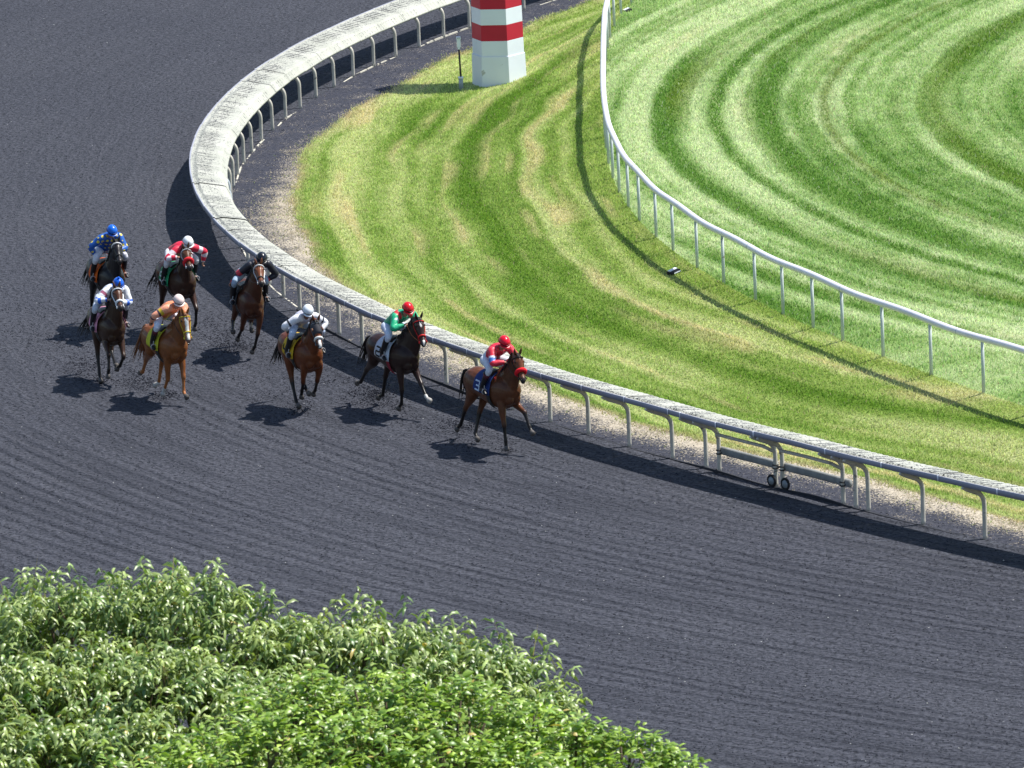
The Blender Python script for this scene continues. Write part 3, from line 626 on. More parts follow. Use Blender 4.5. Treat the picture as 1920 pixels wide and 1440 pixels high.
HEAD_V=[.07,.10,.125,.135,.118,.092,.074,.068,.064,.036]
def horse(n):
    H_ = HORSES[n]; P = POSE[n]; base = (P['x'], P['y'], 0); rs = random.Random(n); nr = np.random.default_rng(n)
    e = empty('racehorse', base, P['th'], label=H_['label'], cat='horse', group='galloping racehorses')
    N0 = np.array([.50, 0, 1.40]); npi, ny, hpi, hy = P['head']; nd = dirv(npi, ny); poll = N0+.74*nd; hd = dirv(hpi, hy); nose = poll+.60*hd
    mb = MB(); S_ = []                     # colour samples (pos, radius, tag, param)
    def tube(pts, r, side=(0, 1, 0), tag_='b', k=4, nn=14):
        p, q = resample(pts, r, k); v, f = loft(p, q, side, nn); mb.add(v, f)
        for i, (a, b_) in enumerate(zip(p, q)): S_.append((a, float(b_.mean()), tag_, i/(len(p)-1)))
    tube([(x, 0, z) for x, z in zip(TR_X, TR_Z)], [(w_, h_) for w_, h_ in zip(TR_W, TR_H)], k=3, nn=20)
    # withers, croup, buttocks, chest and shoulder masses
    mb.ell((.30, 0, 1.49), (.22, .075, .12)); mb.ell((-.50, 0, 1.46), (.24, .17, .11))
    for s in (-1, 1):
        mb.ell((-.56, s*.135, 1.27), (.25, .125, .25)); mb.ell((-.70, s*.09, 1.24), (.13, .09, .20)); mb.ell((.48, s*.135, 1.20), (.15, .085, .24)); mb.ell((.63, s*.085, 1.10), (.13, .09, .14))
        S_.append((np.array((-.56, s*.13, 1.27)), .2, 'b', 0)); S_.append((np.array((.5, s*.13, 1.2)), .18, 'b', 0)); S_.append((np.array((.66, s*.08, 1.1)), .12, 'b', 0))
    # neck
    sidev = np.cross(nd, (0, 0, 1)); sidev = -sidev/np.linalg.norm(sidev)
    low = N0+np.array((-.14, 0, -.05)); m1 = N0+.22*nd*1+np.array((.035, 0, -.03)); m2 = N0+.46*nd+np.array((.02, 0, 0)); m3 = N0+.64*nd
    tube([low, N0, m1, m2, m3, poll+hd*.05], [(.17, .34), (.155, .32), (.125, .265), (.102, .205), (.088, .160), (.076, .120)], side=tuple(sidev), tag_='n')
    # head
    hs = np.cross(hd, (0, 0, 1)); hs = -hs/np.linalg.norm(hs); hu = np.cross(hd, hs); hu = hu if hu[2] > 0 or abs(hu[0]) > .5 and hu[0] > 0 else -hu
    if np.dot(hu, (.5, 0, 1)) < 0: hu = -hu
    hp = [poll+hd*(.60*t)-hu*(.02+.012*math.sin(t*3)) for t in HEAD_T]
    tube(hp, list(zip(HEAD_S, HEAD_V)), side=tuple(hs), tag_='h', k=3)
    for s in (-1, 1): mb.ell(poll+hd*.20-hu*.075+hs*s*.035, (.085, .045, .075)); mb.ell(poll+hd*.16+hs*s*.072+hu*.045, (.045, .025, .03))
    mb.ell(nose-hd*.02-hu*.055, (.045, .042, .035))
    # legs
    legs = [legpts('f', -1, P['legs'][0]), legpts('f', 1, P['legs'][1]), legpts('h', -1, P['legs'][2]), legpts('h', 1, P['legs'][3])]
    hoofs = []
    for i, L in enumerate(legs):
        s = -1 if i % 2 == 0 else 1; K, F_, Hf = L[1], L[2], L[3]; pd = (Hf-F_)/np.linalg.norm(Hf-F_); top = L[0]
        hc = Hf-pd*.085
        if i < 2:
            fw = np.array((1, 0, 0)); up = (top-K)/np.linalg.norm(top-K)
            pts = [(.44, s*.13, 1.26), top+np.array((-.01, -s*.01, .05)), top*.62+K*.38, top*.25+K*.75, K, K*.82+F_*.18, K*.45+F_*.55, F_*.93+K*.07, F_, F_+pd*.06, hc]
            rr = [(.085, .15), (.082, .118), (.068, .086), (.050, .058), (.051, .056), (.038, .043), (.031, .037), (.034, .040), (.040, .045), (.033, .036), (.040, .044)]
        else:
            hip = np.array((-.50, s*.13, 1.30))
            back = (K-F_)/np.linalg.norm(K-F_)
            pts = [hip, top+np.array((.0, 0, .03)), top*.66+K*.34, top*.25+K*.75, K, K*.84+F_*.16, K*.5+F_*.5, F_*.93+K*.07, F_, F_+pd*.06, hc]
            rr = [(.13, .20), (.110, .160), (.086, .112), (.054, .070), (.049, .064), (.041, .052), (.034, .040), (.036, .042), (.041, .047), (.034, .037), (.041, .045)]
            mb.tube([K+back*.0, K+back*.075+np.array((-.035, 0, .01))], [.034, .020], 10)
        tube(pts, rr, tag_='l%d' % i, k=3, nn=12); hoofs.append((hc, pd))
    body = remesh(mb, 'body', .0165, 2)
    V = verts_of(body); sp = np.array([q[0] for q in S_]); sr = np.array([q[1] for q in S_]); best = np.full(len(V), 1e9); bi = np.zeros(len(V), int)
    for i in range(len(sp)):
        d = np.linalg.norm(V-sp[i], axis=1)/sr[i]; m = d < best; best[m] = d[m]; bi[m] = i
    coat = np.array(H_['coat']); dark = np.array(H_.get('dark', coat*.55)); pt = np.array(H_['points']); face = np.array(H_.get('face', coat*1.25))
    c = np.tile(coat, (len(V), 1)); tags = np.array([q[2] for q in S_])[bi]; par = np.array([q[3] for q in S_])[bi]
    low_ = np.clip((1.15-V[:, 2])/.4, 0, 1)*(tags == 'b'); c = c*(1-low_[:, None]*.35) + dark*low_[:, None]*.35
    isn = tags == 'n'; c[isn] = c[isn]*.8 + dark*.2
    ish = tags == 'h'; t_ = ((V-poll)@hd)/.60; la = (V-poll)@hs; ua = (V-poll)@hu
    c[ish] = face; mz = np.clip((t_-.78)/.15, 0, 1)*ish; c = c*(1-mz[:, None]) + (np.array(BLK)*2.2 if H_['mark'] != 'blaze' else np.array((.22, .13, .10)))*mz[:, None]
    if H_['mark']:
        wv_ = np.zeros(len(V), bool)
        if H_['mark'] == 'blaze': wv_ = ish & (np.abs(la) < .026+.018*np.clip(1-t_, 0, 1)) & (t_ > .12) & (t_ < .95) & (ua > -.01)
        if H_['mark'] == 'star': wv_ = ish & (((la/.024)**2+((t_-.25)/.13)**2) < 1) & (ua > 0) | (ish & (np.abs(la) < .02) & (t_ > .84) & (ua > -.02))
        if H_['mark'] == 'snip': wv_ = ish & (np.abs(la) < .028) & (t_ > .72) & (ua > -.02)
        c[wv_] = WHT
    for i in range(4):
        m = tags == 'l%d' % i; f_ = np.clip((par-.30)/.16, 0, 1)
        lc = coat*1.15 if i < 2 else coat
        c[m] = lc*(1-f_[m, None]) + pt*f_[m, None]
        if i in H_.get('sock', ()): mm = m & (par > .72); c[mm] = np.array(WHT)*.75
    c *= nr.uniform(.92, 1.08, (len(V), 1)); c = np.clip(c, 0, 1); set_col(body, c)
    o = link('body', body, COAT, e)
    # ears
    for s in (-1, 1):
        b_ = poll+hs*s*.050-hd*.01+hu*.075; tip = b_+(-hd*.55+hu*.60+np.array((.15, 0, .35)))*.066+hs*s*.012*1.5; tipd = (tip-b_)
        q = MB(); q.tube([b_-tipd*.3, b_+tipd*.3, b_+tipd*.9, b_+tipd*1.6], [(.022, .018), (.030, .016), (.022, .012), (.003, .003)], 8, tuple(hs)); q.build('ear', cmat(tuple(face*.8), .5), e)
    for s in (-1, 1):
        q = MB(); q.ell(poll+hd*.165+hs*s*.090+hu*.045, (.021, .021, .021), nu=10, nv=6); q.build('eye', EYE, e)
        q = MB(); q.ell(nose-hd*.035+hs*s*.042+hu*.002, (.013, .010, .016), nu=8, nv=6); q.build('nostril', EYE, e)
    hm = HAIRC if H_['mark'] == 'blaze' else HAIR
    # hooves
    for i, (hc, pd) in enumerate(hoofs):
        fx = np.array((1, 0, 0)) - pd*pd[0]; fx /= np.linalg.norm(fx); 
        q = MB(); v, f = loft([hc-pd*.01, hc+pd*.035+fx*.008, hc+pd*.085+fx*.02], [(.038, .042), (.046, .052), (.055, .062)], (0, 1, 0), 12); q.add(v, f)
        q.build('hoof', cmat((.42, .40, .38), .6) if i in H_.get('sock', ()) else HOOF, e)
    # mane and forelock
    q = MB(); neckN = np.cross(nd, sidev); neckN = neckN if neckN[2] > 0 or neckN[0] < 0 else -neckN
    if np.dot(neckN, (-1, 0, .6)) < 0: neckN = -neckN
    for i in range(46):
        t = i/45; c0 = N0+nd*(.02+.72*t); r_ = np.interp(t, [0, .3, .62, 1], [.29, .235, .17, .11]); b_ = c0+neckN*(r_-.015)+sidev*rs.uniform(-.015, .015)
        s = -1 if rs.random() < .7 else 1; ln = rs.uniform(.10, .19)
        q.tube([b_, b_+neckN*.03-nd*.02+sidev*s*.035, b_-nd*(.05+.03*rs.random())+sidev*s*.085-neckN*.02, b_-nd*(.09+.05*rs.random())+sidev*s*(.10)-neckN*ln*.8], [(.020, .010), (.017, .009), (.012, .006), (.002, .002)], 5)
    for i in range(7):
        b_ = poll+hu*.09+hs*rs.uniform(-.03, .03); q.tube([b_, b_+hu*.03+hd*.05, b_+hd*rs.uniform(.11, .17)+hu*.012+hs*rs.uniform(-.03, .03)], [.012, .010, .002], 5)
    q.build('mane', hm, e)
    # tail
    q = MB(); droop = rs.uniform(1.3, 1.9); sw = rs.uniform(-.06, .10)
    for i in range(44):
        a = rs.uniform(-.05, .05); b_ = rs.uniform(-.04, .04); ln = rs.uniform(.45, .85); wv2 = rs.uniform(-.10, .10)
        p0 = np.array((-.82, a*.5, 1.44+b_*.5)); p1 = p0+np.array((-.09, a, -.02)); p2 = p1+np.array((-.10*ln, sw*.4+a+wv2*.4, -.12*droop)); p3 = p2+np.array((-.11*ln, sw+wv2, -.20*droop*ln)); p4 = p3+np.array((-.05*ln, sw*.6+wv2, -.18*droop*ln))
        p_, r_ = resample([p0, p1, p2, p3, p4], [.020, .022, .017, .010, .002], 2); q.tube(p_, r_, 5)
    q.build('tail', hm, e)
    # bridle
    def ring(t, extra, r_, name, col, rough=.6, tiltv=0, n_=22, par=None):
        s_ = np.interp(t, HEAD_T, HEAD_S)+extra; v_ = np.interp(t, HEAD_T, HEAD_V)+extra; c0 = poll+hd*.60*t-hu*(.02+.012*math.sin(t*3)); a = np.arange(n_)*2*math.pi/n_
        pts = np.array([c0+hs*s_*math.cos(x)+hu*v_*math.sin(x)+hd*tiltv*math.sin(x) for x in a])
        q = MB(); q.tube(pts, r_ if np.ndim(r_) == 0 else np.tile([r_], (n_, 1)), 8, tuple(hd), closed=True); return q.build(name, cmat(col, rough), par)
    br = ring(.10, .010, .010 if n not in (4, 6, 7) else .016, 'bridle', H_.get('brow', H_['bridle']), .6, .03, par=e)
    q = MB()
    for s in (-1, 1):
        pts = []
        for t in (.08, .25, .42, .58, .72, .84):
            s_ = np.interp(t, HEAD_T, HEAD_S)+.010; pts.append(poll+hd*.60*t-hu*(.045)+hs*s*s_)
        q.tube(pts, .008 if n not in (4, 6) else .013, 6); q.ell(pts[-1]+hs*s*.006, (.03, .012, .03), nu=10, nv=6)
    q.build('cheek_straps', cmat(H_['bridle'], .6), br)
    rc, rr_r = H_['roll']; ring(.60 if rr_r > .03 else .66, rr_r*.55, rr_r, 'noseband', rc, .9 if rr_r > .02 else .6, .0, par=e)
    if H_.get('hood'):
        q = MB(); v, f = loft([poll+hd*.60*t-hu*.028 for t in (-.05, .02, .14, .28, .42, .5)], [(np.interp(t, HEAD_T, HEAD_S)+.014, np.interp(t, HEAD_T, HEAD_V)+.012) for t in (-.05, .02, .14, .28, .42, .5)], tuple(hs), 18); q.add(v, f); q.build('hood', cmat(H_['hood'], .7), e)
        for s in (-1, 1): q = MB(); q.ell(poll+hd*.20+hs*s*.108+hu*.03, (.035, .02, .035)); q.build('blinker', cmat((.25, .12, .07), .5), e)
    # saddle cloth, girth, saddle
    def patch(x0, x1, a0, a1, off, name, mat, nx=10, na=28, wav=0, thick=.006):
        xs = np.linspace(x0, x1, nx); aa_ = np.linspace(a0, a1, na); V = np.array([trunk_surf(x, np.array(a), off+wav*math.sin(a*9+x*14)*abs(a)/2) for x in xs for a in aa_]); 
        W = np.array([trunk_surf(x, np.array(a), off-thick+wav*math.sin(a*9+x*14)*abs(a)/2) for x in xs for a in aa_])
        F = [(i*na+j, i*na+j+1, (i+1)*na+j+1, (i+1)*na+j) for i in range(nx-1) for j in range(na-1)]; M = nx*na
        F += [(M+i*na+j, M+(i+1)*na+j, M+(i+1)*na+j+1, M+i*na+j+1) for i in range(nx-1) for j in range(na-1)]
        F += [(j, M+j, M+j+1, j+1) for j in range(na-1)] + [((nx-1)*na+j, (nx-1)*na+j+1, M+(nx-1)*na+j+1, M+(nx-1)*na+j) for j in range(na-1)]
        F += [(i*na, (i+1)*na, M+(i+1)*na, M+i*na) for i in range(nx-1)] + [(i*na+na-1, M+i*na+na-1, M+(i+1)*na+na-1, (i+1)*na+na-1) for i in range(nx-1)]
        q = MB(); q.add(np.concatenate([V, W]), F); return q.build(name, mat, e)
    cl = patch(-.24, .30, -1.72, 1.72, .034, 'saddle_cloth', cmat(H_['cloth'], .8), wav=.006)
    patch(.20, .29, 1.5, 2*math.pi-1.5, .030, 'girth', cmat((.25, .02, .04) if n == 2 else (.03, .03, .03), .7), nx=3)
    patch(-.06, .26, -.62, .62, .060, 'saddle', LEATHER, nx=6, na=14, thick=.03)
    if H_['num']:
        segs = {'3': [[(0, 1), (1, 1), (1, .5), (.3, .5)], [(1, .5), (1, 0), (0, 0)]], '5': [[(1, 1), (0, 1), (0, .55), (1, .55), (1, 0), (0, 0)]], '2': [[(0, 1), (1, 1), (1, .5), (0, .5), (0, 0), (1, 0)]], '4': [[(0, 1), (0, .45), (1, .45)], [(.75, 1), (.75, 0)]], '6': [[(1, 1), (0, 1), (0, 0), (1, 0), (1, .5), (0, .5)]]}[H_['num']]
        q = MB()
        for s in (-1, 1):
            for sg in segs:
                for (u0_, v0_), (u1_, v1_) in zip(sg[:-1], sg[1:]):
                    pts = []
                    for k in range(5):
                        u_ = u0_+(u1_-u0_)*k/4; v_ = v0_+(v1_-v0_)*k/4; x = (-.02-.15*u_) if s > 0 else (-.17+.15*u_); a = s*(1.62-.52*v_); pts.append(trunk_surf(x, np.array(a), .041))
                    q.tube(pts, [(.017, .006)]*5, 6, (1, 0, 0))
        q.build('number', cmat(H_['numc'], .7), cl)
    return e, dict(poll=poll, nose=nose, hd=hd, hs=hs, hu=hu, N0=N0, nd=nd)

# ---- riders
SKIN = attr_mat('skin', .5, .4, .06, 20, bumps=0)
SILK = attr_mat('racing_silk', .42, .5, .08, 10, bumps=1.0, bscale=11)
RIDERS={
 1:dict(helmet=(.70,.008,.03),base=(.62,.020,.045),arm=(.72,.03,.06),hands=[(.62,-.10,1.84),(.64,.09,1.82)],pants=(.62,.66,.74),tan=1,label='jockey in red silks and red helmet with a blue sleeve badge, leading'),
 2:dict(helmet=(.66,.012,.02),base=(.01,.33,.16),arm=(.015,.42,.20),hands=[(.60,-.06,1.93),(.62,.08,1.90)],pants=(.60,.66,.80),tan=1,label='jockey in green silks with red shoulder sash and red helmet'),
 3:dict(helmet=(.74,.78,.84),base=(.50,.50,.60),arm=(.80,.80,.84),hands=[(.05,-.30,1.70),(.42,.27,1.66)],pants=(.50,.58,.72),tan=0,label='jockey in white silks with black armbands and white helmet'),
 4:dict(helmet=(.012,.014,.022),base=(.012,.013,.022),arm=(.016,.016,.026),hands=[(.05,-.36,1.60),(.34,.34,1.64)],pants=(.30,.40,.52),tan=1,label='jockey in black silks with red armband and black helmet, beside the rail'),
 5:dict(helmet=(.82,.66,.62),base=(.80,.26,.12),arm=(.85,.36,.22),hands=[(.10,-.34,1.72),(.62,-.04,1.86)],pants=(.62,.68,.80),tan=1,label='jockey in orange silks with dark arm bands and pale pink helmet'),
 6:dict(helmet=(.01,.11,.60),base=(.62,.66,.80),arm=(.80,.82,.86),hands=[(.60,-.10,1.88),(.56,.14,1.78)],pants=(.55,.60,.70),tan=1,pom=1,label='jockey in white silks with blue sleeve hoops and blue pompom cap'),
 7:dict(helmet=(.01,.13,.62),base=(.008,.075,.36),arm=(.01,.10,.42),hands=[(.20,-.28,1.70),(.60,.10,1.84)],pants=(.66,.66,.72),tan=1,label='jockey in blue silks with yellow spots and blue helmet'),
 8:dict(helmet=(.82,.84,.86),base=(.66,.015,.05),arm=(.68,.02,.06),hands=[(.60,-.14,1.82),(.30,.50,1.56)],pants=(.72,.72,.74),tan=1,label='jockey in red silks with white sleeve hoops and white helmet'),
}
def ik(a, b, l1, l2, pole):
    a = np.array(a, float); b = np.array(b, float); d = np.linalg.norm(b-a); k = max(1, d/(l1+l2)*1.02); l1, l2 = l1*k, l2*k; u = (b-a)/d
    x = (l1*l1-l2*l2+d*d)/(2*d); h_ = math.sqrt(max(0, l1*l1-x*x)); p = np.array(pole, float); p = p-u*(p@u); p /= np.linalg.norm(p); return a+u*x+p*h_
def rider(n, hi):
    R = RIDERS[n]; P = POSE[n]; th = P['th']; SB = np.array((.0, 0, 1.60))
    bx = P['x']+math.cos(th)*SB[0]; by = P['y']+math.sin(th)*SB[0]
    e = empty('person', (bx, by, SB[2]), th, label=R['label'], cat='person', group='jockeys on the galloping horses')
    hx, hyy, hz = P['helm']; helm = np.array((hx, hyy, hz)); rs = random.Random(50+n)
    hip = np.array((-.06, hyy*.15, 1.83)); sh = np.array((hx-.16, hyy*.8, hz-.20)); fwd = sh-hip; fwd /= np.linalg.norm(fwd)
    SW = .20
    shL = {s: sh+np.array((0, s*SW, -.01)) for s in (-1, 1)}
    hands = {-1: np.array(R['hands'][0], float), 1: np.array(R['hands'][1], float)}
    if hands[1][1] < .3 and hands[1][0] > .5 or True:
        pass
    elbow = {s: ik(shL[s], hands[s], .29, .26, (-.20, s*1.0, -.45)) for s in (-1, 1)}
    knee = {s: np.array((.34, s*.325, 1.69)) for s in (-1, 1)}; ank = {s: np.array((.12, s*.36, 1.29)) for s in (-1, 1)}; toe = {s: np.array((.27, s*.385, 1.195)) for s in (-1, 1)}
    hipj = {s: hip+np.array((0, s*.10, -.02)) for s in (-1, 1)}
    face_d = np.array((.90, .02, -.40)); face_d /= np.linalg.norm(face_d); yaw = -.25 if n in (1, 2, 3, 5) else -.1
    face_d = np.array((face_d[0]*math.cos(yaw), face_d[0]*math.sin(yaw), face_d[2])); hc = helm+np.array((-.01, 0, -.06)); upd = np.array((0, 0, 1))-face_d*face_d[2]; upd /= np.linalg.norm(upd); sd = np.cross(upd, face_d)
    RM = np.stack([face_d, sd, upd], 1)
    def L2(v): return v-SB
    # body: torso, head, limbs and hands as one skin
    mb = MB()
    def tube(q, pts, r, side=(0, 1, 0), k=3, nn=12):
        p, rr = resample([L2(np.array(x, float)) for x in pts], r, k); v, f = loft(p, rr, side, nn); q.add(v, f)
    neck = sh+fwd*.03
    tube(mb, [hip-fwd*.10, hip, hip*.5+sh*.5+np.array((0, 0, .03)), sh-fwd*.05, sh+fwd*.04], [(.10, .08), (.145, .11), (.125, .095), (.16, .10), (.09, .07)])
    tube(mb, [neck-fwd*.05, neck+fwd*.03, hc-upd*.07-face_d*.02, hc-upd*.02], [.062, .055, .052, .05])
    mb.ell(L2(hc), (.098, .074, .112), RM); mb.ell(L2(hc+face_d*.055-upd*.065), (.045, .042, .055), RM)
    mb.tube([L2(hc+face_d*.085-upd*.005), L2(hc+face_d*.118-upd*.04), L2(hc+face_d*.09-upd*.05)], [.010, .014, .008], 8)
    mb.ell(L2(hc+face_d*.088-upd*.080), (.012, .024, .012), RM)
    for s in (-1, 1):
        mb.ell(L2(hc+sd*s*.078-upd*.02), (.02, .01, .03), RM)
        tube(mb, [shL[s]-fwd*.02, shL[s]*.6+elbow[s]*.4, elbow[s], elbow[s]*.55+hands[s]*.45, hands[s]-(hands[s]-elbow[s])*.10], [.052, .044, .037, .036, .026])
        fd = (hands[s]-elbow[s]); fd /= np.linalg.norm(fd); pn = np.cross(fd, (0, 0, 1)); pn /= np.linalg.norm(pn); dn = np.cross(fd, pn); dn = dn if dn[2] < 0 else -dn
        w0 = hands[s]-fd*.03
        mb.ell(L2(w0+fd*.035), (.045, .036, .022), np.stack([fd, pn, np.cross(fd, pn)], 1))
        for j, (o_, l_) in enumerate(((-.030, .85), (-.010, 1.0), (.011, .95), (.030, .78))):
            b0 = w0+fd*.07+pn*o_; p1 = b0+(fd*.6+dn*.5)*.036*l_; p2 = p1+(dn*.9-fd*.1)*.028*l_; p3 = p2+(-fd*.8+dn*.25)*.022*l_
            mb.tube([L2(b0-fd*.02), L2(b0), L2(p1), L2(p2), L2(p3)], [.0105, .0105, .0098, .009, .0075], 8)
        b0 = w0+fd*.02-pn*s*.030; mb.tube([L2(b0), L2(b0+fd*.03-pn*s*.018+dn*.01), L2(b0+fd*.052-pn*s*.006+dn*.022)], [.013, .0115, .009], 8)
        tube(mb, [hipj[s], hipj[s]*.5+knee[s]*.5, knee[s], knee[s]*.5+ank[s]*.5, ank[s]], [.085, .075, .056, .048, .034])
        tube(mb, [ank[s], toe[s]], [(.035, .035), (.03, .02)])
    body = remesh(mb, 'body', .0085, 2); V = verts_of(body); sk = np.array((.42, .22, .15) if n not in (3,) else (.22, .11, .075)); c = np.tile(sk, (len(V), 1))
    rel = (V+SB-hc)@RM; lip = (np.abs(rel[:, 1]) < .026) & (np.abs(rel[:, 2]+.080) < .009) & (rel[:, 0] > .06); c[lip] = (.30, .10, .09)
    set_col(body, c); link('body', body, SKIN, e)
    # silks
    q = MB(); T_ = []
    def t2(pts, r, tag_, k=4, nn=14):
        p, rr = resample([L2(np.array(x, float)) for x in pts], r, k); v, f = loft(p, rr, (0, 1, 0), nn); q.add(v, f)
        for i, a in enumerate(p): T_.append((a, float(np.mean(rr[i])), tag_, i/(len(p)-1)))
    t2([hip-fwd*.06+np.array((0, 0, .0)), hip*.72+sh*.28+np.array((0, 0, .025)), hip*.4+sh*.6+np.array((0, 0, .04)), sh-fwd*.06+np.array((0, 0, .015)), sh+fwd*.05], [(.170, .130), (.172, .135), (.190, .140), (.200, .132), (.095, .080)], 't')
    for s in (-1, 1):
        q.ell(L2(shL[s]-fwd*.01), (.075, .07, .066)); T_.append((L2(shL[s]), .07, 'a', 0.))
        t2([sh+np.array((0, s*.08, 0)), shL[s], shL[s]*.55+elbow[s]*.45, elbow[s], elbow[s]*.55+hands[s]*.45, hands[s]-(hands[s]-elbow[s])*.12], [.090, .088, .080, .070, .062, .040], 'R' if s < 0 else 'L')
    silk = remesh(q, 'silks', .0115, 3); V = verts_of(silk); best = np.full(len(V), 1e9); bi = np.zeros(len(V), int)
    for i, t in enumerate(T_):
        d = np.linalg.norm(V-t[0], axis=1)/t[1]; m = d < best; best[m] = d[m]; bi[m] = i
    tg = np.array([t[2] for t in T_])[bi]; pr_ = np.array([t[3] for t in T_])[bi]; arm = np.isin(tg, ['R', 'L', 'a']); tor = tg == 't'
    c = np.tile(R['base'], (len(V), 1)).astype(float); c[arm] = R['arm']; W_ = V+SB
    # arm parameter from the true arm axis
    if n == 1:
        m = (tg == 'R') & (pr_ > .40) & (pr_ < .56) & (V[:, 1] < -.2); c[m] = (.05, .16, .5); m2 = m & (pr_ > .44) & (pr_ < .50); c[m2] = (.7, .75, .85)
        c[tor & (W_[:, 2] < hip[2]-.02) & (W_[:, 0] > -.05)] = (.03, .01, .02); c[tor & (W_[:, 0] < hip[0]+.08)] = (.55, .62, .75)
    if n == 2:
        m = tor & (np.abs((W_[:, 0]-sh[0]+.05)*.8+(W_[:, 1]+.10)) < .05); c[m] = (.62, .03, .04); c[(tg == 'R') & (pr_ < .18)] = (.60, .03, .04); c[(tg == 'L') & (pr_ < .12)] = (.6, .03, .04)
        m = (tg == 'R') & (pr_ > .27) & (pr_ < .38) & (V[:, 0] > elbow[-1][0]-.05); c[m] = (.6, .68, .75)
    if n == 3: m = arm & (pr_ > .44) & (pr_ < .50); c[m] = (.02, .02, .03)
    if n == 4: m = (tg == 'R') & (pr_ > .46) & (pr_ < .58); c[m] = (.55, .03, .05); c[arm & (pr_ > .88)] = (.60, .04, .06)
    if n == 5: m = arm & (((pr_ > .44) & (pr_ < .50)) | ((pr_ > .62) & (pr_ < .67))); c[m] = (.05, .03, .06); m = (tg == 'R') & (pr_ > .30) & (pr_ < .42); c[m] = (.65, .45, .03)
    if n == 6: m = arm & (((pr_ > .50) & (pr_ < .58)) | ((pr_ > .68) & (pr_ < .76)) | (pr_ > .92)); c[m] = (.02, .12, .60); m = tor & (np.abs(V[:, 1]-hyy*.6) < .035) & (W_[:, 2] > hip[2]-.02); c[m] = (.04, .16, .62); m = (tg == 'R') & (pr_ > .28) & (pr_ < .38); c[m] = (.42, .12, .20)
    if n == 7:
        g_ = W_/.105; gi = np.floor(g_); fr = g_-gi-.5; m = (np.linalg.norm(fr, axis=1) < .32); c[m] = (.78, .62, .05)
    if n == 8: m = arm & (((pr_ > .34) & (pr_ < .48)) | ((pr_ > .62) & (pr_ < .76)) | (pr_ > .90)); c[m] = (.78, .70, .74)
    set_col(silk, np.clip(c, 0, 1)); link('silks', silk, SILK, e)
    # breeches
    q = MB()
    p, rr = resample([L2(hip-fwd*.13), L2(hip-fwd*.05), L2(hip+fwd*.06)], [(.10, .08), (.160, .125), (.155, .120)], 3); v, f = loft(p, rr, (0, 1, 0), 16); q.add(v, f)
    for s in (-1, 1):
        p, rr = resample([L2(hipj[s]-fwd*.06), L2(hipj[s]*.55+knee[s]*.45), L2(knee[s]+np.array((.02, 0, .0))), L2(knee[s]*.7+ank[s]*.3)], [.112, .096, .070, .060], 4); v, f = loft(p, rr, (0, 1, 0), 14); q.add(v, f)
    br = remesh(q, 'breeches', .0125, 3); link('breeches', br, cmat(R['pants'], .65), e)
    for s in (-1, 1):
        q = MB(); p, rr = resample([L2(knee[s]*.86+ank[s]*.14), L2(knee[s]*.4+ank[s]*.6), L2(ank[s]), L2(ank[s]*.7+toe[s]*.3-np.array((0, 0, .01)))], [.072, .062, .046, .042], 3); v, f = loft(p, rr, (0, 1, 0), 12); q.add(v, f)
        p, rr = resample([L2(ank[s]+np.array((-.045, 0, -.035))), L2(ank[s]*.5+toe[s]*.5-np.array((0, 0, .01))), L2(toe[s]), L2(toe[s]+np.array((.035, 0, -.005)))], [(.034, .038), (.042, .036), (.040, .028), (.02, .014)], 3); v, f = loft(p, rr, (0, 1, 0), 12); q.add(v, f)
        bt = link('boot', remesh(q, 'boot', .010, 2), cmat((.013, .013, .016), .3), e)
        if n in (1, 5): q = MB(); q.tube([L2(knee[s]*.74+ank[s]*.26), L2(knee[s]*.50+ank[s]*.50)], [.069, .063], 14); q.build('boot_top', cmat((.22, .015, .04), .4), bt)
        q = MB(); c0 = L2(toe[s]*.7+ank[s]*.3)+np.array((0, 0, -.015)); a = np.arange(14)*2*math.pi/14
        q.tube(np.array([c0+np.array((.0, .058*math.cos(x), .02+.055*math.sin(x))) for x in a]), .007, 6, (1, 0, 0), closed=True); q.tube([c0+np.array((0, 0, .075)), L2(np.array((.16, s*.30, 1.52)))], [(.010, .003), (.012, .003)], 6); q.build('stirrup', cmat((.45, .45, .46), .3), e)
    # helmet
    q = MB(); nu, nv = 22, 9; v = []; f = []
    hr = np.array((.144, .112, .120)); hcc = hc+upd*.028-face_d*.006
    for i in range(nv+1):
        t = (math.pi*.485)*i/nv
        for j in range(nu):
            p_ = 2*math.pi*j/nu; v.append(L2(hcc+RM@(hr*np.array((math.sin(t)*math.cos(p_), math.sin(t)*math.sin(p_), math.cos(t)))+np.array((0, 0, -.012 if i == nv else 0)))))
    for i in range(nv):
        for j in range(nu): f.append((i*nu+j, (i+1)*nu+j, (i+1)*nu+(j+1) % nu, i*nu+(j+1) % nu))
    q.add(v, f); he = link('helmet', q.mesh('helmet'), cmat(R['helmet'], .22), e, True, True); md = he.modifiers.new('t', 'SOLIDIFY'); md.thickness = .008
    q = MB(); pts = []
    for k in range(9):
        a = -1.15+2.3*k/8; pts.append(L2(hcc+RM@np.array((.136*math.cos(a)+.026*math.cos(a)**2, .118*math.sin(a), -.012-.02*math.cos(a)))))
    q.tube(pts, [(.020*math.cos((-1.15+2.3*k/8))+.006, .005) for k in range(9)], 8, tuple(RM@np.array((1, 0, -.25)))); q.build('peak', cmat(R['helmet'], .3), he)
    q = MB(); a = np.arange(22)*2*math.pi/22; q.tube([L2(hcc+RM@np.array((.146*math.cos(x), .114*math.sin(x), .006))) for x in a], [(.004, .011)]*22, 6, tuple(upd), closed=True); q.build('helmet_band', cmat(tuple(x*.25 for x in R['helmet']), .4), he)
    if R.get('pom'): q = MB(); q.ell(L2(hcc+upd*.14), (.026, .026, .024)); q.build('pompom', cmat(R['helmet'], .9), he)
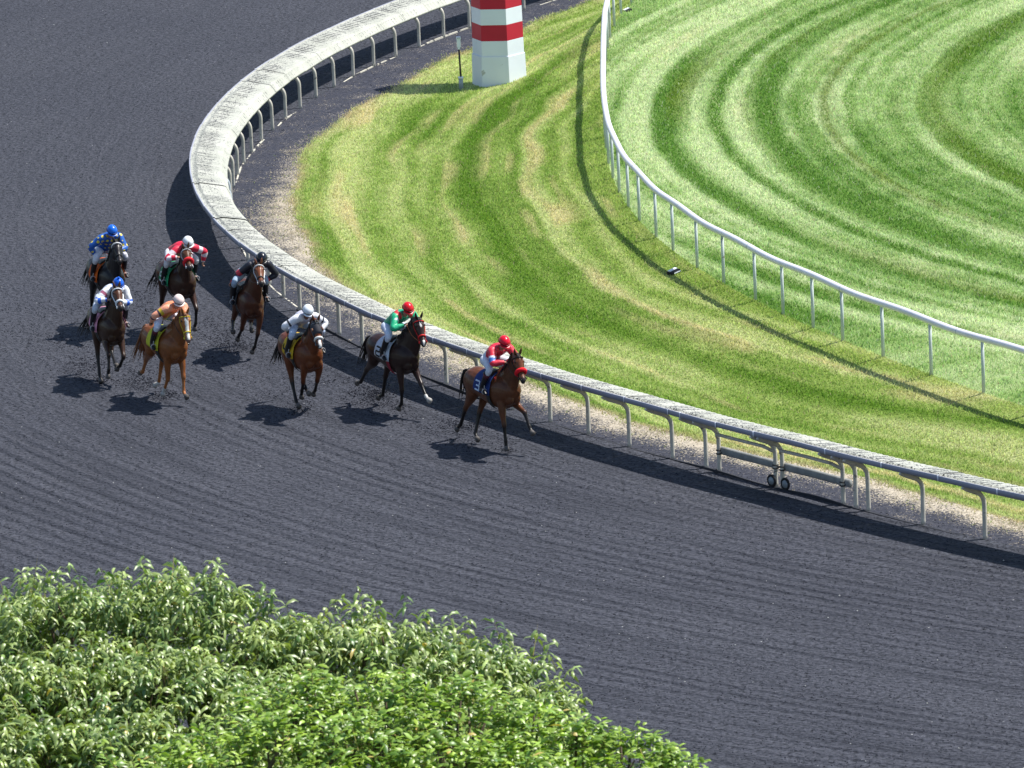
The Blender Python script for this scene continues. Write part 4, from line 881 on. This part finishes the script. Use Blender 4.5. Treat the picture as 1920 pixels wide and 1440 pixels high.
    q = MB(); a = np.linspace(-1.35, 1.35, 12); q.tube([L2(hc+RM@np.array((.103*math.cos(x)+.004, .082*math.sin(x), .005))) for x in a], [(.022, .008)]*12, 8, tuple(upd)); q.build('goggles', cmat((.015, .014, .014), .15), e)
    # reins belong to the horse
    q = MB()
    for s in (-1, 1):
        m_ = hi['poll']+hi['hd']*.60*.84-hi['hu']*.045+hi['hs']*s*.058; hn = hands[s] if hands[s][0] > .45 else np.array((.60, s*.07, 1.80))
        mid = m_*.5+hn*.5+np.array((0, s*.03, -.03)); p_, r_ = resample([m_, mid, hn, np.array((.36, 0, 1.66))], [.006]*4, 3); q.tube(p_, r_, 5)
    q.build('reins', cmat((.02, .02, .022), .5) if n not in (2,) else cmat((.35, .12, .04), .5), hi['e'])
    # riding whip (held by the rider, a thing of its own)
    W = {3: (-1, (.02, -.03, -.45)), 4: (-1, (-.10, -.06, -.55)), 6: (-1, (-.55, -.22, -.20)), 8: (1, (-.05, -.52, .04)), 5: (-1, (-.38, .05, .22)), 1: (-1, (-.32, -.10, -.40))}
    WL = {3: 'black whip in the white-silked jockey\'s lowered right hand', 4: 'black whip pointing down beside the black-silked jockey', 6: 'pale whip held back by the jockey in white and blue', 8: 'dark whip held level by the jockey in red and white', 5: 'thin whip held up behind by the jockey in orange', 1: 'red and black whip held by the leading jockey'}
    if n in W:
        s, d = W[n]; h_ = hands[s]; d = np.array(d); wc = {6: (.55, .55, .55), 1: (.5, .02, .04)}.get(n, (.02, .02, .02))
        q = MB(); a0 = h_-d*.15; q.tube([a0-h_, a0-h_+d*.5, a0-h_+d], [.008, .006, .004], 6); q.ell(a0-h_+d*1.05, (.03, .012, .03))
        T3 = Matrix.Translation((P['x'], P['y'], 0)) @ Matrix.Rotation(th, 4, 'Z') @ Matrix.Translation(Vector(h_))
        o = q.build('riding_whip', cmat(wc, .5), None); o.matrix_world = T3; tag(o, WL[n], 'whip', 'riding whips')
for n in range(1, 9):
    e, hi = horse(n); hi['e'] = e; rider(n, hi)
# dirt thrown up by the hooves
def spray():
    out = []
    for (px, py, z, sp_, n) in ((868, 800, .05, .28, 420), (700, 735, .10, .34, 620), (712, 742, .03, .16, 160), (430, 640, .1, .30, 260), (262, 715, .10, .28, 420), (310, 742, .02, .14, 160), (155, 690, .10, .30, 260), (505, 745, .05, .30, 120), (565, 770, .02, .15, 120), (445, 655, .02, .18, 160), (950, 845, .01, .10, 90), (190, 715, .01, .12, 90), (750, 765, .01, .12, 90)):
        x, y = ground_at(px, py, z); g = rng.normal(size=(n, 3))*np.array((1, 1.3, .45))*sp_; g[:, 2] = np.abs(g[:, 2])*.9+z*.4
        out.append(np.stack([x+g[:, 0], y+g[:, 1], g[:, 2]], 1))
    return np.concatenate(out)
specks('kicked_dirt', 'dark dirt and crumbs thrown up behind the galloping hooves', 0, lambda n: spray(), .0135, CLOD, 'dirt')

# ================================================================== trees below the camera
def leaf_mat(name, rough):
    m, nt, b = new_mat(name); at = N(nt, 'ShaderNodeAttribute', attribute_name='col'); nt.links.new(at.outputs['Color'], b.inputs['Base Color'])
    b.inputs['Roughness'].default_value = rough; b.inputs['Specular IOR Level'].default_value = .8
    tr = N(nt, 'ShaderNodeBsdfTranslucent'); v = mixc(nt, 1.0, at.outputs['Color'], (1.5, 1.6, .5), 'MULTIPLY'); nt.links.new(v, tr.inputs[0]); mx = N(nt, 'ShaderNodeMixShader'); mx.inputs[0].default_value = .18
    nt.links.new(b.outputs[0], mx.inputs[1]); nt.links.new(tr.outputs[0], mx.inputs[2]); nt.links.new(mx.outputs[0], nt.nodes['Material Output'].inputs[0]); return m
LEAF1 = leaf_mat('glossy_leaf', .40); LEAF2 = leaf_mat('bright_leaf', .42)
BARK = plain('bark', (.12, .09, .065), .9, .2, .3, 6); TWIG = plain('twig', (.30, .26, .08), .7, .3, .2)
def nrm(v): return v/(np.linalg.norm(v, axis=-1, keepdims=True)+1e-9)
def tree(name, label, blobs, base, ndens, leafL, leafW, nleaf, droop, colA, colB, mat, seed, spikes):
    """blobs: world-space clumps (centre, radius). Shoots cover the outside of every clump; each shoot carries drooping leaflets."""
    rg = np.random.default_rng(seed); rs = random.Random(seed)
    t = empty(name, base, label=label, cat='tree')
    B = np.array([b_[0] for b_ in blobs]); Rr = np.array([b_[1] for b_ in blobs]); O = []; Dn = []
    for c, r in zip(B, Rr):
        n = int(4*math.pi*r*r*ndens*.72); d = nrm(rg.normal(size=(n, 3))); d = d[d[:, 2] > -.45]; k = rg.uniform(.70, 1.0, len(d))**.6
        lump = 1 + .30*(vn(d[:, 0]*3+seed, d[:, 1]*3+d[:, 2]*2, seed)-.5)*2 + .10*(vn(d[:, 0]*8, d[:, 2]*8+d[:, 1]*5, seed+1)-.5)*2
        p = c+d*(r*k*lump)[:, None]*np.array((1, 1, .85)); ins = np.zeros(len(p), bool)
        for c2, r2 in zip(B, Rr):
            if c2 is not c: ins |= (np.linalg.norm((p-c2)/np.array((1, 1, .85)), axis=1) < r2*.72)
        O.append(p[~ins]); Dn.append(d[~ins])
    O = np.concatenate(O); Dn = np.concatenate(Dn)
    up = nrm(Dn*.8+np.array((0, 0, .75))+rg.normal(size=O.shape)*.35); ln = rg.uniform(.22, .5, len(O))
    if spikes is not None:
        O = np.concatenate([O, spikes]); up = np.concatenate([up, nrm(rg.normal(size=spikes.shape)*.25+np.array((0, 0, 1)))]); ln = np.concatenate([ln, rg.uniform(.4, .75, len(spikes))])
    n = len(O); K = nleaf
    i = np.repeat(np.arange(n), K); j = np.tile(np.arange(K), n)
    tt = (j+.5)/K*rg.uniform(.9, 1.1, n*K); o = O[i]+up[i]*(ln[i]*(tt-.3))[:, None] + np.array((0, 0, -1))*(ln[i]*.35*tt*tt)[:, None]
    az = j*2.4+rg.uniform(0, 6.28, n)[i]+rg.normal(size=n*K)*.3; out = np.stack([np.cos(az), np.sin(az), np.full(n*K, .25)], 1)
    d0 = nrm(out+up[i]*.35+rg.normal(size=(n*K, 3))*.2); dg = np.array((0, 0, -1.))
    L = leafL*rg.uniform(.6, 1.25, n*K); W = leafW*rg.uniform(.75, 1.25, n*K)
    d1 = nrm(d0+dg*(droop*rg.uniform(.3, 1.3, n*K))[:, None]); d2 = nrm(d1+dg*(droop*rg.uniform(.4, 1.4, n*K))[:, None])
    side = nrm(np.cross(d1, rg.normal(size=(n*K, 3))*.45+np.array((0, 0, 1))))
    p0 = o; p1 = o+d0*(L*.3)[:, None]; p2 = p1+d1*(L*.37)[:, None]; p3 = p2+d2*(L*.35)[:, None]; nn = nrm(np.cross(side, d1))
    fold = nn*(W*.18)[:, None]
    V = np.stack([p0, p1-side*(W*.42)[:, None]-fold, p1, p1+side*(W*.42)[:, None]-fold, p2-side*(W*.5)[:, None]-fold, p2, p2+side*(W*.5)[:, None]-fold, p3], 1).reshape(-1, 3)
    fb = np.array([(0, 1, 2), (0, 2, 3), (1, 4, 5), (1, 5, 2), (2, 5, 6), (2, 6, 3), (4, 7, 5), (5, 7, 6)])
    F = (fb[None]+(np.arange(n*K)*8)[:, None, None]).reshape(-1, 3)
    me = fast_mesh('crown', V, F)
    k = np.clip(.5+rg.normal(size=n)*.28, 0, 1)[i]*.6+rg.random(n*K)*.4; c = np.array(colA)*(1-k[:, None])+np.array(colB)*k[:, None]
    c = c*rg.uniform(.8, 1.2, (n*K, 1)); dead = rg.random(n*K) < .006; c[dead] = (.55, .42, .12); pale = rg.random(n*K) < .10; c[pale] = c[pale]*1.5+np.array((.05, .05, .03)); set_col(me, np.repeat(c, 8, 0))
    me.polygons.foreach_set('use_smooth', [True]*len(me.polygons))
    o_ = link('crown', me, mat, t, False); o_.matrix_parent_inverse = Matrix.Translation(-Vector(base))
    # green shoots (leaf stalks) as part of the branches
    q = MB(); bz = np.array(base); top = B.mean(0)
    fork = np.array((bz[0]+(top[0]-bz[0])*.5, bz[1]+(top[1]-bz[1])*.5, bz[2]+(top[2]-bz[2])*.45))
    p_, r_ = resample([bz-np.array((0, 0, .3)), bz+np.array((0, 0, .4)), bz*.6+fork*.4+np.array((.08, 0, 0)), fork], [.34, .27, .22, .18], 4); q.tube(p_, r_, 14)
    tk = q.build('trunk', BARK, t); tk.matrix_parent_inverse = Matrix.Translation(-Vector(base))
    for c, r in zip(B, Rr):
        q = MB(); mid = fork*.5+c*.5+rg.normal(size=3)*.25; p_, r_ = resample([fork-np.array((0, 0, .3)), mid, c-np.array((0, 0, r*.3))], [.14, .09, .05], 4); q.tube(p_, r_, 9)
        for _ in range(9):
            d = nrm(rg.normal(size=3)+np.array((0, 0, .7))); s0 = c*rs.uniform(.5, 1)+mid*0; s0 = mid+(c-mid)*rs.uniform(.3, 1); p_, r_ = resample([s0, (s0+c+d*r*.5)/2+rg.normal(size=3)*.1, c+d*r*.85], [.045, .03, .010], 3); q.tube(p_, r_, 6)
        l_ = q.build('limb', BARK, t); l_.matrix_parent_inverse = Matrix.Translation(-Vector(base))
    st = np.stack([O-up*(ln*.3)[:, None], O+up*(ln*.75)[:, None]+np.array((0, 0, -1))*(ln*.2)[:, None]], 1)
    sd_ = nrm(np.cross(up, rg.normal(size=O.shape)))*.007; V = np.stack([st[:, 0]-sd_, st[:, 0]+sd_, st[:, 1]], 1).reshape(-1, 3)
    me = fast_mesh('shoots', V, np.arange(len(V)).reshape(-1, 3)); s_ = link('shoots', me, TWIG, t, False); s_['kind'] = 'stuff'; s_.matrix_parent_inverse = Matrix.Translation(-Vector(base))
    return t
def at_depth(px, py, y):
    """world point at forward distance y that lies on the sight line of photo pixel (px, py)"""
    u = px-960; v = 720-py; c, s = math.cos(RHO), math.sin(RHO); u, v = c*u-s*v, s*u+c*v
    dy = FPX*math.cos(PHI)+v*math.sin(PHI); dz = -FPX*math.sin(PHI)+v*math.cos(PHI); k = y/dy; return np.array((u*k, y, CAMH+dz*k))
# clump positions (photo pixel of the clump's top, radius in metres, distance) turned into real places about 80 m away
def clumps(L):
    out = []
    for px, py, r, y in L:
        p = at_depth(px, py, y); p[2] -= r*.80; out.append((p, r))
    return out
T1 = clumps([(-30, 1138, 1.1, 81), (110, 1123, 1.05, 80.5), (250, 1111, 1.1, 81), (385, 1113, 1.0, 80.5), (488, 1203, .7, 80.2), (605, 1183, .72, 80.4), (720, 1186, .9, 80), (850, 1218, .95, 79.8), (915, 1243, .85, 79.6), (985, 1328, .62, 79.2),
    (30, 1263, 1.0, 79), (175, 1253, .95, 79), (330, 1243, 1.0, 78.9), (480, 1293, 1.0, 78.8), (640, 1303, 1.0, 78.6), (800, 1328, .95, 78.4), (885, 1338, .8, 78.4), (90, 1378, 1.05, 77.6), (250, 1363, .95, 77.6), (410, 1403, 1.0, 77.4), (-70, 1358, 1.0, 77.6)])
T2 = clumps([(560, 1290, .75, 76), (700, 1290, .8, 76), (850, 1300, .8, 76), (980, 1340, .75, 76), (1080, 1385, .62, 76), (1175, 1392, .5, 76), (1240, 1425, .42, 76), (480, 1370, .8, 75), (640, 1370, .9, 75), (800, 1385, .9, 75), (940, 1420, .8, 75), (300, 1420, .7, 75)])
sp1 = np.array([at_depth(px, py+12, 80.2)-np.array((0, 0, .02)) for px, py in ((12, 1102), (62, 1080), (105, 1066), (112, 1078), (150, 1090), (205, 1082), (228, 1078), (268, 1058), (275, 1072), (305, 1080), (322, 1066), (345, 1072), (395, 1068), (415, 1074), (440, 1100), (500, 1108), (510, 1120), (545, 1150), (610, 1132), (622, 1140), (680, 1132), (705, 1130), (715, 1142), (765, 1140), (790, 1150), (850, 1165), (870, 1170), (935, 1172), (945, 1185), (1000, 1205), (1020, 1215), (1038, 1225), (1060, 1260), (1080, 1300), (1070, 1325))])
sp2 = np.array([at_depth(px, py, 76)-np.array((0, 0, .10)) for px, py in ((560, 1285), (690, 1282), (840, 1290), (1075, 1370), (1110, 1352), (1130, 1368), (1195, 1368), (1208, 1374), (1240, 1398), (1262, 1412), (1300, 1430), (1285, 1425))])
b1 = at_depth(330, 1400, 79); b2 = at_depth(800, 1440, 75.5)
tree('hickory_tree', 'large tree crown with pale drooping leaves filling the lower left corner', T1, (b1[0], b1[1]+1, 0), 58, .185, .042, 10, 1.15, (.040, .125, .016), (.40, .48, .16), LEAF1, 5, sp1)
tree('broadleaf_tree', 'brighter fresh-green tree top in front of the pale-leaved tree, bottom centre', T2, (b2[0], b2[1]+.5, 0), 72, .13, .046, 8, .5, (.04, .14, .010), (.36, .50, .06), LEAF2, 9, sp2)
